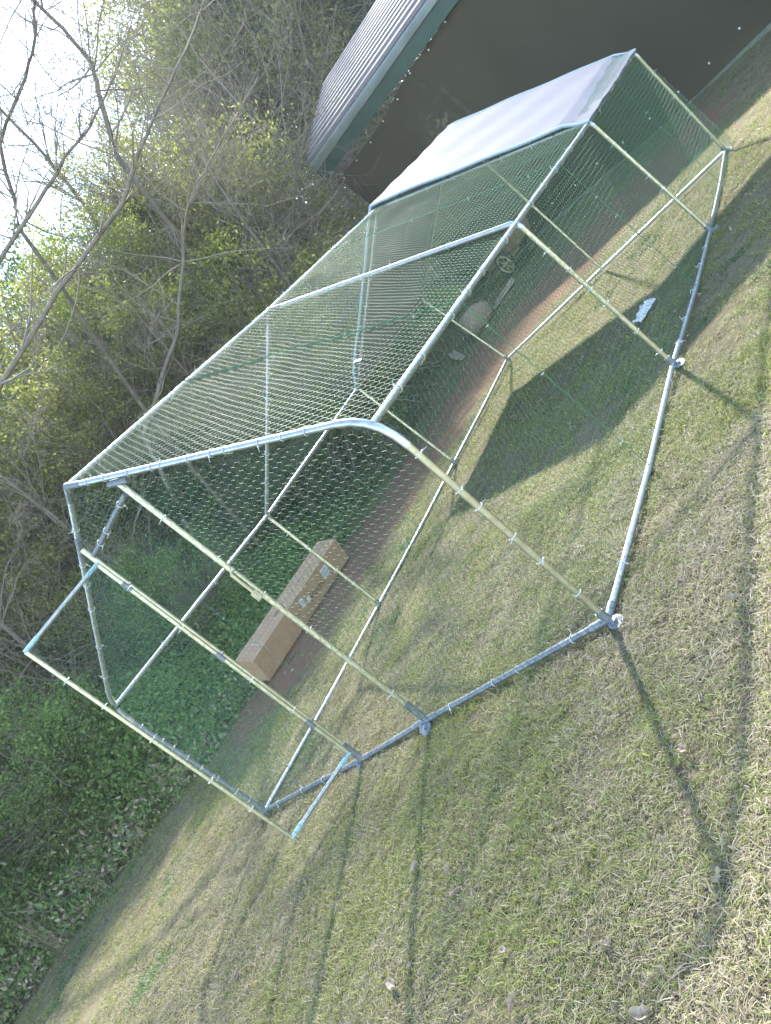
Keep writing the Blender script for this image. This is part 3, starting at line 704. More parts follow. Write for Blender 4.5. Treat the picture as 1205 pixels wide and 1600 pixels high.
def crown_pts(n_cl, per, ext, rs, sig=.22, holes=.35):
    P = []
    while len(P) < n_cl:
        q = rs.uniform(-1, 1, 3); r = np.linalg.norm(q)
        if r > 1 or r < .25*rs.random()**.5: continue
        if vnoise(q[0]*2.2+5, q[1]*2.2+q[2]*1.7, .8) < holes: continue
        P.append(q)
    P = np.array(P)*ext
    Q = np.repeat(P, per, 0)+rs.normal(size=(len(P)*per, 3))*sig*np.array([1, 1, .6])
    return P, Q
class Segs:
    def __init__(s): s.a = []; s.b = []; s.r0 = []; s.r1 = []
    def add(s, a, b, r0, r1): s.a.append(a); s.b.append(b); s.r0.append(r0); s.r1.append(r1)
    def path(s, pts, r0, r1, rs, jit=.0, sub=3):
        pts = [np.array(p, float) for p in pts]; Q = [pts[0]]
        for a, b in zip(pts[:-1], pts[1:]):
            for k in range(1, sub+1):
                q = a+(b-a)*k/sub
                if k < sub: q = q+rs.normal(size=3)*jit
                Q.append(q)
        n = len(Q)-1; rr = np.linspace(r0, r1, n+1)
        for i in range(n): s.add(Q[i], Q[i+1], rr[i], rr[i+1])
        return Q, rr
    def grow(s, p, d, L_, r, depth, rs, up=.15, kids=4, spread=.9, mr=.0022):
        """a branch that wanders and forks"""
        n = 5 if depth > 0 else 4; pts = [p]; d = d/np.linalg.norm(d)
        for i in range(n):
            d = d+rs.normal(size=3)*.16+np.array([0, 0, up*.2]); d /= np.linalg.norm(d)
            q = pts[-1]+d*L_/n; s.add(pts[-1], q, r*(1-i/n*.6), r*(1-(i+1)/n*.6)); pts.append(q)
            if depth > 0:
                for _ in range(rs.poisson(kids/n)):
                    e = d+rs.normal(size=3)*spread*.6; s.grow(q, e, L_*rs.uniform(.4, .7), max(r*.45*(1-i/n*.4), mr), depth-1, rs, up, kids, spread, mr)
    def mesh(s, name, n=4): return seg_mesh(name, s.a, s.b, np.array(s.r0), np.array(s.r1), n)

# --- bare leaning trees, each with its own limbs
def bare_tree(path, r0, r1, seed, label, cat='tree', nb=14, blen=1.4, depth=2, bark_='bark_grey', tw='twig', group='bare leaning trees at the wood edge', kids=4, up=.2, z0=None, thin=.004, start=.35, bias=(0, 0, .3)):
    rs = np.random.default_rng(seed); base = np.array(path[0], float); base[2] = gz(base[0], base[1])-.05
    o = empty('bare_tree', tuple(map(float, base)), label, cat, group)
    S = Segs(); P = [np.array(p, float)-base for p in path]; P[0][2] = 0
    Q, rr = S.path(P, r0, r1, rs, .012, 3)
    # rings share their ends, so the trunk is one tapered tube
    mb = MB(); mb.tube(Q, list(rr), 9); _build(mb, 'trunk', bark_, o, ang=80)
    B = Segs(); n = len(Q)
    for k in range(nb):
        i = int(rs.uniform(start, 1)*(n-1)); p = Q[i]; d = (Q[min(i+1, n-1)]-Q[i-1]); d /= np.linalg.norm(d)
        e = d*.8+rs.normal(size=3)*.7+np.array(bias); B.grow(p, e, blen*rs.uniform(.6, 1.2), max(rr[i]*.42, thin), depth, rs, up, kids, mr=thin*.72)
    B.grow(Q[-1], Q[-1]-Q[-2], blen, rr[-1], depth, rs, up, kids)
    link('branches', B.mesh('branches', 4), tw, o); return o
bare_tree([(-8.4, 3.4, 0), (-7.2, 3.1, 2.6), (-4.9, 3.2, 4.1), (-3.35, 3.84, 4.42), (-2.54, 4.83, 4.62), (-1.61, 5.7, 4.66), (-1.16, 6.07, 4.86), (-.65, 6.42, 4.99), (-.12, 6.75, 5.08)], .046, .013, 11,
          'bare grey tree with one long limb reaching far over the run towards the carport', nb=30, blen=1.3)
bare_tree([(-7.6, 2.6, 0), (-5.6, 2.4, 3.4), (-3.2, 3.3, 4.7), (-1.89, 4.06, 4.96), (-1.37, 4.58, 5.03), (-.97, 4.94, 5.1), (-.65, 5.19, 5.07), (-.28, 5.47, 5.15)], .036, .010, 12,
          'slender bare tree arching up to the left of the longest leaning limb, against the sky', nb=26, blen=1.2)
bare_tree([(-4.9, 4.4, 0), (-4.6, 4.8, 1.8), (-4.17, 5.24, 3.0), (-3.72, 5.76, 3.26), (-3.28, 6.21, 3.48), (-2.85, 6.62, 3.86), (-2.19, 7.17, 4.41), (-1.92, 7.37, 4.52), (-1.6, 7.6, 4.56)], .042, .011, 13,
          'bare grey tree standing closest to the ridge of the run, forking left of the carport', nb=32, blen=1.3)
bare_tree([(-4.0, 4.6, 0), (-3.4, 5.0, 3.2), (-2.7, 5.4, 5.6), (-2.22, 5.84, 6.36), (-1.59, 6.37, 6.58), (-1.25, 6.62, 6.74), (-.97, 6.81, 6.97), (-.6, 7.1, 7.3)], .03, .012, 14,
          'thin dark bare tree at the upper left corner, silhouetted on the bright sky', nb=30, blen=1.2, bark_='bark_brown', tw='twig_dark')
bare_tree([(-4.6, 8.2, 0), (-4.3, 8.6, 3.5), (-3.9, 9.3, 6.5), (-3.5, 9.8, 7.4), (-3.34, 10.04, 7.74), (-3.23, 10.11, 8.41), (-3.19, 10.14, 9.6)], .055, .026, 15,
          'thick dark trunk rising into the sky gap at the top left', nb=22, blen=2.2, bark_='bark_brown', tw='twig_dark')
bare_tree([(-6.6, 8.6, 0), (-6.0, 9.2, 4), (-5.5, 9.7, 7), (-5.27, 9.82, 8.16), (-5.17, 9.9, 9.4)], .046, .024, 16,
          'dark forked trunk low in the sky gap, left of the thick one', nb=18, blen=2.0, bark_='bark_brown', tw='twig_dark')
# --- twiggy bare crowns filling the slope left of the carport
tw_specs = [(-5.0, 10.4, 6.2, 21), (-5.4, 11.6, 7.5, 22), (-6.0, 15.0, 8.4, 23), (-6.4, 22, 12.5, 24), (-6.2, 9.0, 5.4, 25), (-6.0, 6.6, 5.0, 26), (-6.4, 3.6, 4.2, 27), (-4.5, 7.2, 3.4, 28), (-6.2, 1.2, 3.4, 29), (-4.6, 24, 13.5, 30), (-4.4, 9.4, 5.0, 41), (-4.3, 6.3, 3.6, 42), (-4.9, 11.8, 6.8, 43), (-5.0, 4.0, 4.0, 44), (-5.4, 2.2, 3.2, 45), (-5.3, .6, 2.6, 46), (-9.0, 21, 12, 47), (-2.0, 26, 14.5, 48), (-7.5, 19, 11, 49)]
tw_labels = ['dense grey twiggy tree just left of the carport corner', 'taller grey twiggy tree behind the one by the carport corner', 'twiggy tree half hidden by the left end of the carport', 'tall twiggy tree rising behind the carport roof corner',
             'fine branched bare tree in the middle of the wood edge', 'small bare tree behind the forked leaning limbs', 'low bare tree over the vines at the left margin', 'short twiggy sapling against the ridge of the run', 'lowest twiggy sapling above the vine bank', 'highest twiggy crown above the ribbed roof', 'thin twiggy sapling between the forked tree and the carport', 'small sapling right behind the first bay ridge', 'grey sapling at the foot of the carport corner', 'sapling behind the front peak of the run', 'twiggy sapling left of the front peak of the run', 'small twiggy sapling directly above the open door', 'tall grey crown at the right edge of the sky gap', 'grey crown behind the upper end of the ribbed roof', 'tall grey crown between the sky gap and the ribbed roof']
assert len(tw_specs) == len(tw_labels)
for (x, y, h, sd), lb in zip(tw_specs, tw_labels):
    rs = np.random.default_rng(sd); lean = rs.uniform(-.1, .15, 2)
    bare_tree([(x, y, 0), (x+lean[0]*h*.5, y+lean[1]*h*.5, h*.5), (x+lean[0]*h+.3, y+lean[1]*h, h)], .05+.004*h, .014, sd, lb, nb=26, blen=h*.27, depth=3, kids=3.6, start=.12, up=.1, bias=(0, 0, .15), thin=.003 if y < 15 else .007, group='twiggy leafless trees in the wood')

# --- leafy trees (shared crown meshes)
crowns = {}
def crown_mesh(kind, var):
    k = (kind, var)
    if k not in crowns:
        rs = np.random.default_rng(100+var*7+sum(map(ord, kind)) % 50)
        ncl, per, sig, ll = {'leaf_yellow': (230, 62, .13, .062), 'leaf_olive': (260, 62, .14, .058), 'leaf_dark': (260, 55, .14, .065), 'leaf_vine': (300, 60, .15, .07)}[kind]
        P, Q = crown_pts(ncl, per, np.array([1.5, 1.5, 1.7]), rs, sig, .42)
        S = Segs()
        for p in P: S.grow(p*.12*np.array([1, 1, .5])+[0, 0, -.5], p-p*.12*np.array([1, 1, .5])+[0, 0, .5], float(np.linalg.norm(p))*1.15, .014, 1, rs, 0, 2.0, .9)
        crowns[k] = (leaves_mesh('crown', Q, ll*rs.uniform(.6, 1.3, len(Q)), rs, kind), S.mesh('branches', 3))
        crowns[k][1].materials.append(M['twig'])
    return crowns[k]
def leafy_tree(x, y, zc, sx, sz, kind, var, label, group):
    z = gz(x, y); o = empty('leafy_tree', (x, y, z), label, 'tree', group)
    cm, bmh = crown_mesh(kind, var); h = zc-z
    for nm, mesh in (('crown', cm), ('branches', bmh)):
        c = bpy.data.objects.new(nm, mesh); C.objects.link(c); c.parent = o; c.location = (0, 0, h); c.scale = (sx, sx, sz); c.rotation_euler[2] = var*1.3+x*2.1
    rs = np.random.default_rng(int(abs(x*100+y*31))); S = Segs()
    Q, rr = S.path([(0, 0, -.1), (rs.normal()*.15, rs.normal()*.15, h*.5), (0, 0, h)], .05+.012*h, .03, rs, .04, 3)
    mb = MB(); mb.tube(Q, list(rr), 8); _build(mb, 'trunk', 'bark_brown', o, ang=80); return o
def pol(az, r): a = math.radians(az); return CAM[0]+r*math.sin(a), CAM[1]+r*math.cos(a)
lt = [  # azimuth seen from the lawn, distance, crown centre height, radius scale, height scale, kind, where
 (-86, 13, 2.2, 1.3, 1.1, 'leaf_olive', 'standing farthest left beyond the vine bank'), (-80, 15, 2.8, 1.5, 1.4, 'leaf_olive', 'behind the vine bank at the lower left margin'),
 (-76, 12.5, 2.4, 1.1, 1.0, 'leaf_olive', 'low over the vine bank beside the open door'), (-71, 14, 3.0, 1.4, 1.3, 'leaf_yellow', 'above the vines left of the open door'),
 (-66, 13, 3.2, 1.2, 1.2, 'leaf_olive', 'just left of the peak of the run'), (-62, 15, 3.8, 1.4, 1.5, 'leaf_yellow', 'at the left margin level with the peak of the run'),
 (-58, 13.5, 3.4, 1.2, 1.3, 'leaf_yellow', 'beside the trunk of the longest leaning limb'), (-55, 16.5, 5.2, 1.5, 1.7, 'leaf_yellow', 'tallest at the left margin, under the sky gap'),
 (-51, 15, 4.4, 1.3, 1.4, 'leaf_yellow', 'crossed by the leaning limbs halfway up'), (-49, 18, 6.0, 1.5, 1.7, 'leaf_dark', 'whose top pokes into the left of the sky gap'),
 (-46, 16, 4.2, 1.4, 1.3, 'leaf_yellow', 'glowing under the middle of the sky gap'), (-42, 17, 4.8, 1.5, 1.4, 'leaf_yellow', 'at the right foot of the sky gap'),
 (-40, 14.5, 2.6, 1.2, 1.2, 'leaf_yellow', 'low behind the forked leaning tree'), (-37, 18, 5.0, 1.5, 1.6, 'leaf_olive', 'right of the sky gap, half way to the carport'),
 (-36.5, 18.6, 3.2, 1.3, 1.6, 'leaf_olive', 'low just left of the carport corner'), (-33, 26, 8.6, 2.0, 2.5, 'leaf_olive', 'high and left of the ribbed roof'),
 (-30, 27, 7.6, 2.3, 2.6, 'leaf_olive', 'directly behind the carport roof corner'), (-29.5, 32, 12.6, 2.3, 2.5, 'leaf_olive', 'tallest of all, at the top edge right of the sky gap'),
 (-26, 30, 9.4, 2.4, 2.6, 'leaf_olive', 'rising behind the middle of the ribbed roof'), (-25, 33, 14.0, 2.5, 2.2, 'leaf_olive', 'at the top edge above the ribbed roof'),
 (-22, 30, 9.6, 2.2, 2.4, 'leaf_dark', 'touching the ribbed roof at the top edge'), (-19, 31, 9.6, 2.2, 2.2, 'leaf_olive', 'mostly hidden by the ribbed roof'),
 (-33.5, 20.5, 1.8, 1.2, 1.2, 'leaf_dark', 'low at the foot of the cloth wall'), (-44, 13.5, 2.0, 1.1, 1.0, 'leaf_olive', 'seen over the middle of the ridge of the run'),
 (-53, 13.5, 1.8, 1.1, .9, 'leaf_dark', 'seen through the front roof wire of the run'), (-60, 19, 4.5, 1.7, 1.8, 'leaf_dark', 'deep behind the left margin'),
 (-68, 19, 3.8, 1.8, 1.7, 'leaf_olive', 'deep behind the open door'), (-75, 19, 3.2, 1.8, 1.6, 'leaf_dark', 'deep behind the lower vine bank'),
 (-45, 14.5, 5.4, .8, .8, 'leaf_yellow', 'small and airy, reaching up into the sky gap'), (-47.5, 13.0, 3.8, .9, .9, 'leaf_yellow', 'full and bright, behind the crossing limbs'), (-39.5, 16.5, 6.6, .8, .9, 'leaf_olive', 'narrow, at the right rim of the sky gap'), (-52, 12.8, 3.4, .9, .9, 'leaf_olive', 'dense, between the left margin and the peak of the run'),
 (-59, 15.2, 6.2, 1.1, 1.0, 'leaf_olive', 'high, added past the left margin to shade the lawn'),  # added tree, its crown shades the lower left lawn
 (-41, 12.6, 1.6, .8, .8, 'leaf_yellow', 'small, touching the ridge of the run by the white cover')]
kn = {'leaf_olive': ('dull olive leafy tree ', 'olive leafy trees in the wood'), 'leaf_yellow': ('sunlit yellow green tree ', 'yellow green leafy trees in the wood'),
      'leaf_dark': ('dark green leafy tree ', 'dark green leafy trees in the wood')}
for i, (az, r, zc, sx, sz, kd, wh_) in enumerate(lt):
    x, y = pol(az, r); leafy_tree(x, y, zc, sx, sz, kd, i % 3, kn[kd][0]+wh_, kn[kd][1])

# --- shrubs along the wood edge
for i, (x, y, zc, sx, sz, kd, lab) in enumerate([(-6.2, 2.9, 2.6, 1.0, 1.1, 'leaf_yellow', 'leafiest of all, straight left of the front peak'), (-5.2, 6.4, 2.6, .95, 1.0, 'leaf_olive', 'between the two lowest leaning trunks'), (-5.0, 8.0, 3.0, .9, 1.0, 'leaf_yellow', 'high over the middle of the ridge, below the trunk fork'), (-5.6, -.4, 1.5, .9, .8, 'leaf_vine', 'rounded, right over the bottom of the vine bank'), (-5.9, -1.9, 1.5, .9, .9, 'leaf_vine', 'rounded, at the bottom left corner'), (-4.9, 1.2, 1.2, .7, .6, 'leaf_vine', 'rounded, beside the outer stile of the open door'), (-4.2, 3.6, 1.1, .6, .6, 'leaf_vine', 'rounded, behind the brown carton'), (-4.4, 6.9, 1.2, .6, .6, 'leaf_vine', 'rounded, seen through the middle bay'), (-4.7, 5.6, 1.3, .75, .7, 'leaf_yellow', 'seen through the front roof wire near the forked bare tree'), (-5.2, 3.3, 1.7, .8, .8, 'leaf_olive', 'at the foot of the longest leaning limb'),
        (-5.9, 1.3, 1.6, .8, .8, 'leaf_yellow', 'above the vine bank left of the peak of the run'), (-4.9, 8.2, 1.5, .8, .8, 'leaf_yellow', 'against the middle of the ridge of the run'),
        (-4.8, 10.6, 1.7, .75, .8, 'leaf_olive', 'beside the bottom left corner of the cloth wall'), (-6.4, -.9, 1.5, .9, .8, 'leaf_olive', 'behind the vines left of the open door'),
        (-6.3, 4.6, 3.3, .9, 1.0, 'leaf_yellow', 'high between two leaning limbs'), (-6.0, 7.0, 3.2, .9, 1.0, 'leaf_yellow', 'tall, under the right side of the sky gap'),
        (-7.0, 2.4, 3.2, .9, 1.0, 'leaf_yellow', 'tall, at the left margin above the peak of the run'), (-5.6, 9.4, 3.6, .8, 1.0, 'leaf_olive', 'tall and thin, behind the twiggy tree by the carport')]):
    o = leafy_tree(x, y, zc+gz(x, y), sx, sz, kd, i % 3, {'leaf_yellow': 'bright yellow green shrub ', 'leaf_olive': 'dull olive shrub ', 'leaf_vine': 'fresh green shrub '}[kd]+lab, 'leafy shrubs at the wood edge'); o.name = 'leafy_shrub'; o['category'] = 'shrub'
# --- instancing helper (geometry nodes) for what nobody could count
def scatter(name, pts, rot, scl, idx, protos, label, cat):
    me = bpy.data.meshes.new(name); me.vertices.add(len(pts)); me.vertices.foreach_set('co', np.asarray(pts, np.float32).ravel())
    a = me.attributes.new('rot', 'FLOAT_VECTOR', 'POINT'); a.data.foreach_set('vector', np.asarray(rot, np.float32).ravel())
    a = me.attributes.new('scl', 'FLOAT', 'POINT'); a.data.foreach_set('value', np.asarray(scl, np.float32))
    a = me.attributes.new('idx', 'INT', 'POINT'); a.data.foreach_set('value', np.asarray(idx, np.int32))
    o = bpy.data.objects.new(name, me); C.objects.link(o); tag(o, label, cat, kind='stuff')
    col = bpy.data.collections.new(name+'_kinds')
    for k, pm in enumerate(protos):
        col.objects.link(bpy.data.objects.new('%s_kind_%02d' % (name, k), pm))
    ng = bpy.data.node_groups.new(name, 'GeometryNodeTree')
    ng.interface.new_socket('Geometry', in_out='INPUT', socket_type='NodeSocketGeometry'); ng.interface.new_socket('Geometry', in_out='OUTPUT', socket_type='NodeSocketGeometry')
    gi = ng.nodes.new('NodeGroupInput'); go = ng.nodes.new('NodeGroupOutput'); ip = ng.nodes.new('GeometryNodeInstanceOnPoints'); ci = ng.nodes.new('GeometryNodeCollectionInfo')
    ci.inputs['Collection'].default_value = col; ci.inputs['Separate Children'].default_value = True; ci.inputs['Reset Children'].default_value = True
    def na(nm, ty):
        n = ng.nodes.new('GeometryNodeInputNamedAttribute'); n.data_type = ty; n.inputs['Name'].default_value = nm; return n.outputs['Attribute']
    ng.links.new(gi.outputs[0], ip.inputs['Points']); ng.links.new(ci.outputs[0], ip.inputs['Instance']); ip.inputs['Pick Instance'].default_value = True
    ng.links.new(na('idx', 'INT'), ip.inputs['Instance Index']); ng.links.new(na('scl', 'FLOAT'), ip.inputs['Scale'])
    er = ng.nodes.new('FunctionNodeEulerToRotation'); ng.links.new(na('rot', 'FLOAT_VECTOR'), er.inputs[0]); ng.links.new(er.outputs[0], ip.inputs['Rotation'])
    ng.links.new(ip.outputs[0], go.inputs[0]); md = o.modifiers.new('scatter', 'NODES'); md.node_group = ng
    return o
# leaf clumps
def clump(seed, mat, n=70, sig=.16, ll=.045, flat=.6, wid=.6):
    rs = np.random.default_rng(seed); P = rs.normal(size=(n, 3))*sig*np.array([1, 1, flat]); return leaves_mesh('leaf_clump', P, ll*rs.uniform(.6, 1.3, n), rs, mat, wid, droop=.0)
# vine bank along the lawn edge
rs = np.random.default_rng(50)
pts = []; idx = []
Nn = 0
x = rs.uniform(-10.5, -2.3, 90000); y = rs.uniform(-5.5, 14.5, 90000); e = edge_d(x, y)+(fbm(x, y, .7)-.5)*.7
def bank_h(x, y, e): 
    base = sst(e, 0, 1.5)*(1.45+1.3*(fbm(x+30, y, 1.5)-.35))+np.clip(e-1.5, 0, 5)*.10
    far = sst(y, 1.2, 3.2)
    return base*(1-.55*far)
keep = (e > .0) & (rs.random(90000) < np.where(e < 2.6, .8, .16)); x, y, e = x[keep], y[keep], e[keep]
h = bank_h(x, y, e)*(1-.75*rs.random(len(x))**2.2); z = ground_z(x, y)+h+rs.normal(size=len(x))*.05
gmask = fbm(x+3, y+8, 1.1)
idx = np.where(gmask+rs.normal(size=len(x))*.05 > .42, rs.integers(0, 4, len(x)), rs.integers(4, 8, len(x)))
idx = np.where((y > 1.2) & (rs.random(len(x)) < .8), rs.integers(0, 4, len(x)), idx)
idx = np.where((e < .5) & (rs.random(len(x)) < .5), 8+rs.integers(0, 2, len(x)), idx)
pr = [clump(60+i, 'leaf_vine', 76, .135, .043) for i in range(4)]+[clump(64+i, 'leaf_olive', 40, .14, .055) for i in range(3)]+[clump(67, 'leaf_yellow', 34, .14, .055)]+[clump(68+i, 'leaf_dry', 40, .11, .05, .15, .5) for i in range(2)]
scatter('vine_bank', np.stack([x, y, z], 1), np.stack([rs.normal(size=len(x))*.4, rs.normal(size=len(x))*.4, rs.uniform(0, 6.28, len(x))], 1), rs.uniform(.7, 1.5, len(x)), idx, pr,
        'bank of green honeysuckle vines and brush along the edge of the lawn', 'vines')
print('bank', len(x))
# far wood: brush mass deep behind that closes the gaps
nf = 9000; az = rs.uniform(-100, -8, nf); r = np.where(az > -37, rs.uniform(28, 38, nf), rs.uniform(18, 30, nf)); a = np.radians(az); x = CAM[0]+r*np.sin(a); y = CAM[1]+r*np.cos(a)
top = np.interp(az, [-100, -60, -52, -44, -38, -31, -26, -8], [13, 14, 16.5, 14, 15, 20, 23, 20])
el = -7+(top+7)*rs.random(nf)**.9; z = CAM[2]+r*np.tan(np.radians(el)); ok = z > ground_z(x, y)
x, y, z = x[ok], y[ok], z[ok]; far_idx = rs.integers(0, 6, len(x))
prf = [clump(80+i, 'leaf_dark', 60, .5, .12) for i in range(2)]+[clump(82+i, 'leaf_olive', 60, .5, .12) for i in range(3)]+[clump(86, 'leaf_yellow', 60, .5, .12)]
scatter('far_wood', np.stack([x, y, z], 1), rs.uniform(0, 6.28, (len(x), 3)), rs.uniform(.7, 1.4, len(x)), far_idx, prf, 'dense mass of foliage deep in the wood behind the nearer trees', 'woodland')
# mid brush: twigs tangle low in the wood
S = Segs(); rs = np.random.default_rng(91)
for k in range(330):
    y0 = rs.uniform(-4, 13); x0 = np.interp(y0, _ey, _ex)-rs.uniform(1.2, 4.5); z0 = gz(x0, y0)
    S.grow(np.array([x0, y0, z0]), np.array([rs.normal()*.5+.2, rs.normal()*.5, 1.0]), rs.uniform(.8, 2.4), .009, 1, rs, .0, 5, 1.0)
o = link('brush_twigs', S.mesh('brush_twigs', 3), 'twig'); tag(o, 'tangle of bare grey twigs standing in the undergrowth', 'brush', kind='stuff')

# --- dry broomsedge stalks at the lawn edge
def stalk_clump(x, y, n, h, lean, seed, label):
    rs = np.random.default_rng(seed); S = Segs()
    for k in range(n):
        a = np.array([rs.normal()*.05, rs.normal()*.05, 0]); d = np.array([lean[0]+rs.normal()*.13, lean[1]+rs.normal()*.13, 1]); L_ = h*rs.uniform(.55, 1.05); p = a
        for j in range(4): q = p+d/np.linalg.norm(d)*L_/4; S.add(p, q, .003*(1-j*.2), .003*(1-(j+1)*.2)); p = q; d = d+np.array([lean[0]*.12, lean[1]*.12, -.04])+rs.normal(size=3)*.02
    o = link('dry_grass_clump', S.mesh('dry_grass_clump', 3), 'stalk'); o.location = (x, y, gz(x, y)); tag(o, label, 'dry grass', 'clumps of dry stalks at the lawn edge')
stalk_clump(-4.25, -.35, 26, .85, (-.25, .0), 1, 'largest clump of tall straw stalks at the bottom of the vine bank')
stalk_clump(-3.9, .2, 16, .45, (-.2, .1), 2, 'short spreading straw clump just right of the tallest stalks')
stalk_clump(-3.7, .7, 7, .38, (-.25, .05), 3, 'sparse pair of thin straw stalks midway along the bank')
stalk_clump(-3.44, 1.25, 16, .5, (.1, -.05), 4, 'narrow straw tuft below the bottom corner of the open door')
stalk_clump(-2.95, 3.4, 14, .45, (.0, .1), 5, 'pale straw tuft behind the near end of the carton')
stalk_clump(-5.0, -1.3, 5, .7, (-.2, .1), 6, 'few bent stalks in the shade at the left margin')

# --- lawn
def tuft(seed, mat, n, hmin, hmax, rad, lay, wd=.0028):
    rs = np.random.default_rng(seed); V = []; F = []
    for k in range(n):
        a = rs.uniform(0, 6.28); rr_ = rad*math.sqrt(rs.random()); p = np.array([rr_*math.cos(a), rr_*math.sin(a), 0]); b = rs.uniform(0, 6.28); L_ = rs.uniform(hmin, hmax)
        lz = rs.uniform(*lay); d = np.array([math.cos(b)*(1-lz), math.sin(b)*(1-lz), lz]); d /= np.linalg.norm(d); s = np.array([-math.sin(b), math.cos(b), 0])*wd*rs.uniform(.6, 1.3)
        p[2] = rs.uniform(0, .012) if lay[1] < .5 else 0
        q = p+d*L_*.55; d2 = d+np.array([math.cos(b)*.35, math.sin(b)*.35, -.35]); t = q+d2/np.linalg.norm(d2)*L_*.45; i = len(V)
        V += [p-s, p+s, q-s*.8, q+s*.8, t]; F += [(i, i+1, i+3), (i, i+3, i+2), (i+2, i+3, i+4)]
    me = fast_mesh('grass_tuft', np.array(V), np.array(F)); me.materials.append(M[mat]); return me
def mixed(seed, gn, sn, dn=0):
    parts = [tuft(seed, 'grass_green', gn, .014, .038, .075, (.1, .7), .0013)] if gn else []
    if sn: parts.append(tuft(seed+50, 'grass_straw', sn, .014, .042, .08, (.0, .35), .0010))
    if dn: parts.append(tuft(seed+90, 'grass_deep', dn, .015, .04, .06, (.2, .8), .003))
    V = []; F = []; mi = []; n = 0
    for k, p in enumerate(parts):
        v = np.zeros(len(p.vertices)*3); p.vertices.foreach_get('co', v); V.append(v.reshape(-1, 3))
        f = np.zeros(len(p.polygons)*3, int); p.polygons.foreach_get('vertices', f); F.append(f.reshape(-1, 3)+n); mi += [k]*len(p.polygons); n += len(p.vertices)
    me = fast_mesh('grass_tuft', np.concatenate(V), np.concatenate(F))
    for p in parts: me.materials.append(p.materials[0])
    me.polygons.foreach_set('material_index', mi); return me
gp_ = [mixed(200+i, 54, 18) for i in range(5)]+[mixed(210+i, 18, 66) for i in range(5)]+[mixed(220+i, 6, 12, 34) for i in range(3)]
rs = np.random.default_rng(300)
def lawn_pts(n, x0, x1, y0, y1): return rs.uniform(x0, x1, n), rs.uniform(y0, y1, n)
xs, ys = [], []
for n, bb_ in ((26000, (-1.5, 4.8, -2.2, 1.6)), (26000, (-5.6, 5.0, -2.6, 6)), (17000, (-4.5, 9, 5, 13)), (3000, (-1, 4.3, -2.3, -.2))):
    a, b = lawn_pts(n, *bb_); xs.append(a); ys.append(b)
x = np.concatenate(xs); y = np.concatenate(ys)
e = edge_d(x, y); dm = dirt_mask(x, y); back = (x-A[0])*NB[0]+(y-A[1])*NB[1]
keep = (e+(fbm(x, y, .5)-.5)*.5 < .25) & (rs.random(len(x)) > dm*.93) & (back < .3) & (rs.random(len(x)) < .22+1.6*sst(fbm(x+11, y+4, .26), .32, .60))
x, y = x[keep], y[keep]
g = fbm(x, y, .55)*.6+fbm(x+20, y+7, 2.3)*.55+rs.normal(size=len(x))*.15+(fbm(x+70, y+3, .22)-.5)*.35
g = g-.07*sst(-x, -2.5, .5)*sst(-y, -1.5, .5)+.13*sst(y, -1, 4)+.12*np.exp(-((x-1.3)**2+(y-5)**2*.6)/3.5)-.12*sst(y, 6.5, 8)
deep = fbm(x+50, y+31, .5)+rs.normal(size=len(x))*.04-.12*sst(x, -2, 1.5)-.2*np.exp(-((x-3.3)**2+(y+1)**2)/1.2)
idx = np.where(g > .585, rs.integers(0, 5, len(x)), rs.integers(5, 10, len(x))); idx = np.where(deep > .665, rs.integers(10, 13, len(x)), idx)
scatter('lawn_grass', np.stack([x, y, ground_z(x, y)-.003], 1), np.stack([rs.normal(size=len(x))*.12, rs.normal(size=len(x))*.12, rs.uniform(0, 6.28, len(x))], 1), rs.uniform(.7, 1.35, len(x)), idx, gp_,
        'short mown lawn of mixed green and dead straw grass', 'grass')
print('lawn', len(x))
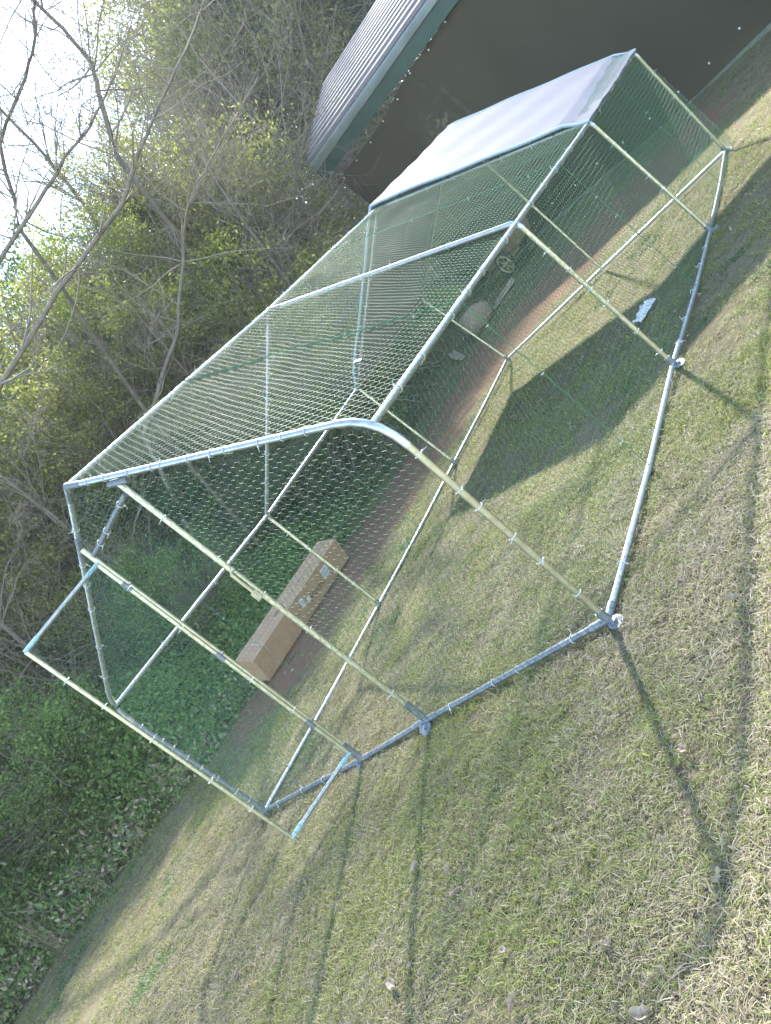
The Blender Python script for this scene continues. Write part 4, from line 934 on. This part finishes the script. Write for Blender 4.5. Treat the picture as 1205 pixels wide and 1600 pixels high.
# --- fallen leaves
rs = np.random.default_rng(400)
def dry_leaf(seed, s):
    r_ = np.random.default_rng(seed); V = []; nx = 7
    for i in range(nx):
        t = i/(nx-1); w_ = s*.28*math.sin(math.pi*min(.98, max(.02, t)))**.8*(1+.2*r_.normal())
        for j in (-1, 0, 1): V.append(((t-.5)*s, j*w_, .012*abs(j)+.02*math.sin(t*3+seed)*s*5+.004*r_.normal()))
    mb = MB(); mb.add(V, [(i*3+j, (i+1)*3+j, (i+1)*3+j+1, i*3+j+1) for i in range(nx-1) for j in (0, 1)]); me = mb.mesh('dry_leaf'); me.materials.append(M['leaf_dry']); return me
lm = [dry_leaf(i, .052) for i in range(5)]
for k, (x, y) in enumerate([(3.92, -.55), (3.62, -.78), (3.30, -1.05), (3.45, -1.32), (2.95, -.95), (2.60, -.95), (2.35, -.90), (2.50, -1.35), (3.60, -1.50), (3.15, -1.45), (2.0, -.75), (3.75, -.25), (3.05, -1.30), (3.78, -1.20)]):
    o = bpy.data.objects.new('dry_leaf', lm[k % 5]); C.objects.link(o); o.location = (x, y, gz(x, y)+.03); o.rotation_euler = (rs.normal()*.3, rs.normal()*.3, rs.uniform(0, 6.28)); o.scale = [rs.uniform(.6, 1.2)]*3
    md = o.modifiers.new('s', 'SOLIDIFY'); md.thickness = .0008
    tag(o, 'curled dry leaf on the lawn, '+['near the right margin below the corner foot', 'inside the crook of the frame shadow', 'in the open grass left of the bent frame shadow', 'low down left of the bent frame shadow', 'halfway between the front rail and the bottom edge',
        'below the middle of the front base rail', 'below the foot of the door post', 'at the bottom edge under the door', 'closest to the lower right corner', 'at the bottom edge near the shadow bend', 'farthest left, below the open door', 'beside the shadow of the corner post', 'near the bottom, midway between the two frame shadows', 'by the long rail shadow at the right margin'][k], 'leaf', 'dry leaves on the lawn')
n = 500; x = rs.uniform(-4.5, 4.8, n); y = rs.uniform(-2.2, 6, n); k = edge_d(x, y) < .2
scatter('leaf_litter', np.stack([x, y, ground_z(x, y)+.02], 1)[k], rs.normal(size=(n, 3))[k]*np.array([.4, .4, 3]), rs.uniform(.3, .7, n)[k], rs.integers(0, 5, n)[k], lm, 'scattered bits of dead leaf among the grass', 'leaf litter')

hm = bpy.data.materials.new('haze'); hm.use_nodes = True; hn = hm.node_tree; hn.nodes.clear()  # added volume that lifts the blacks, standing in for veiling glare
pv = hn.nodes.new('ShaderNodeVolumePrincipled'); pv.inputs['Density'].default_value = 0.0018; pv.inputs['Color'].default_value = (.9, .93, 1, 1); pv.inputs['Anisotropy'].default_value = 0.0
ho = hn.nodes.new('ShaderNodeOutputMaterial'); hn.links.new(pv.outputs[0], ho.inputs['Volume'])
mb = MB(); mb.box((-5, 10, 9), (120, 120, 21)); me = mb.mesh('haze'); me.materials.append(hm); o = bpy.data.objects.new('haze', me); C.objects.link(o); tag(o, 'thin pale haze added to lift the dark tones like lens glare', 'haze', kind='stuff')
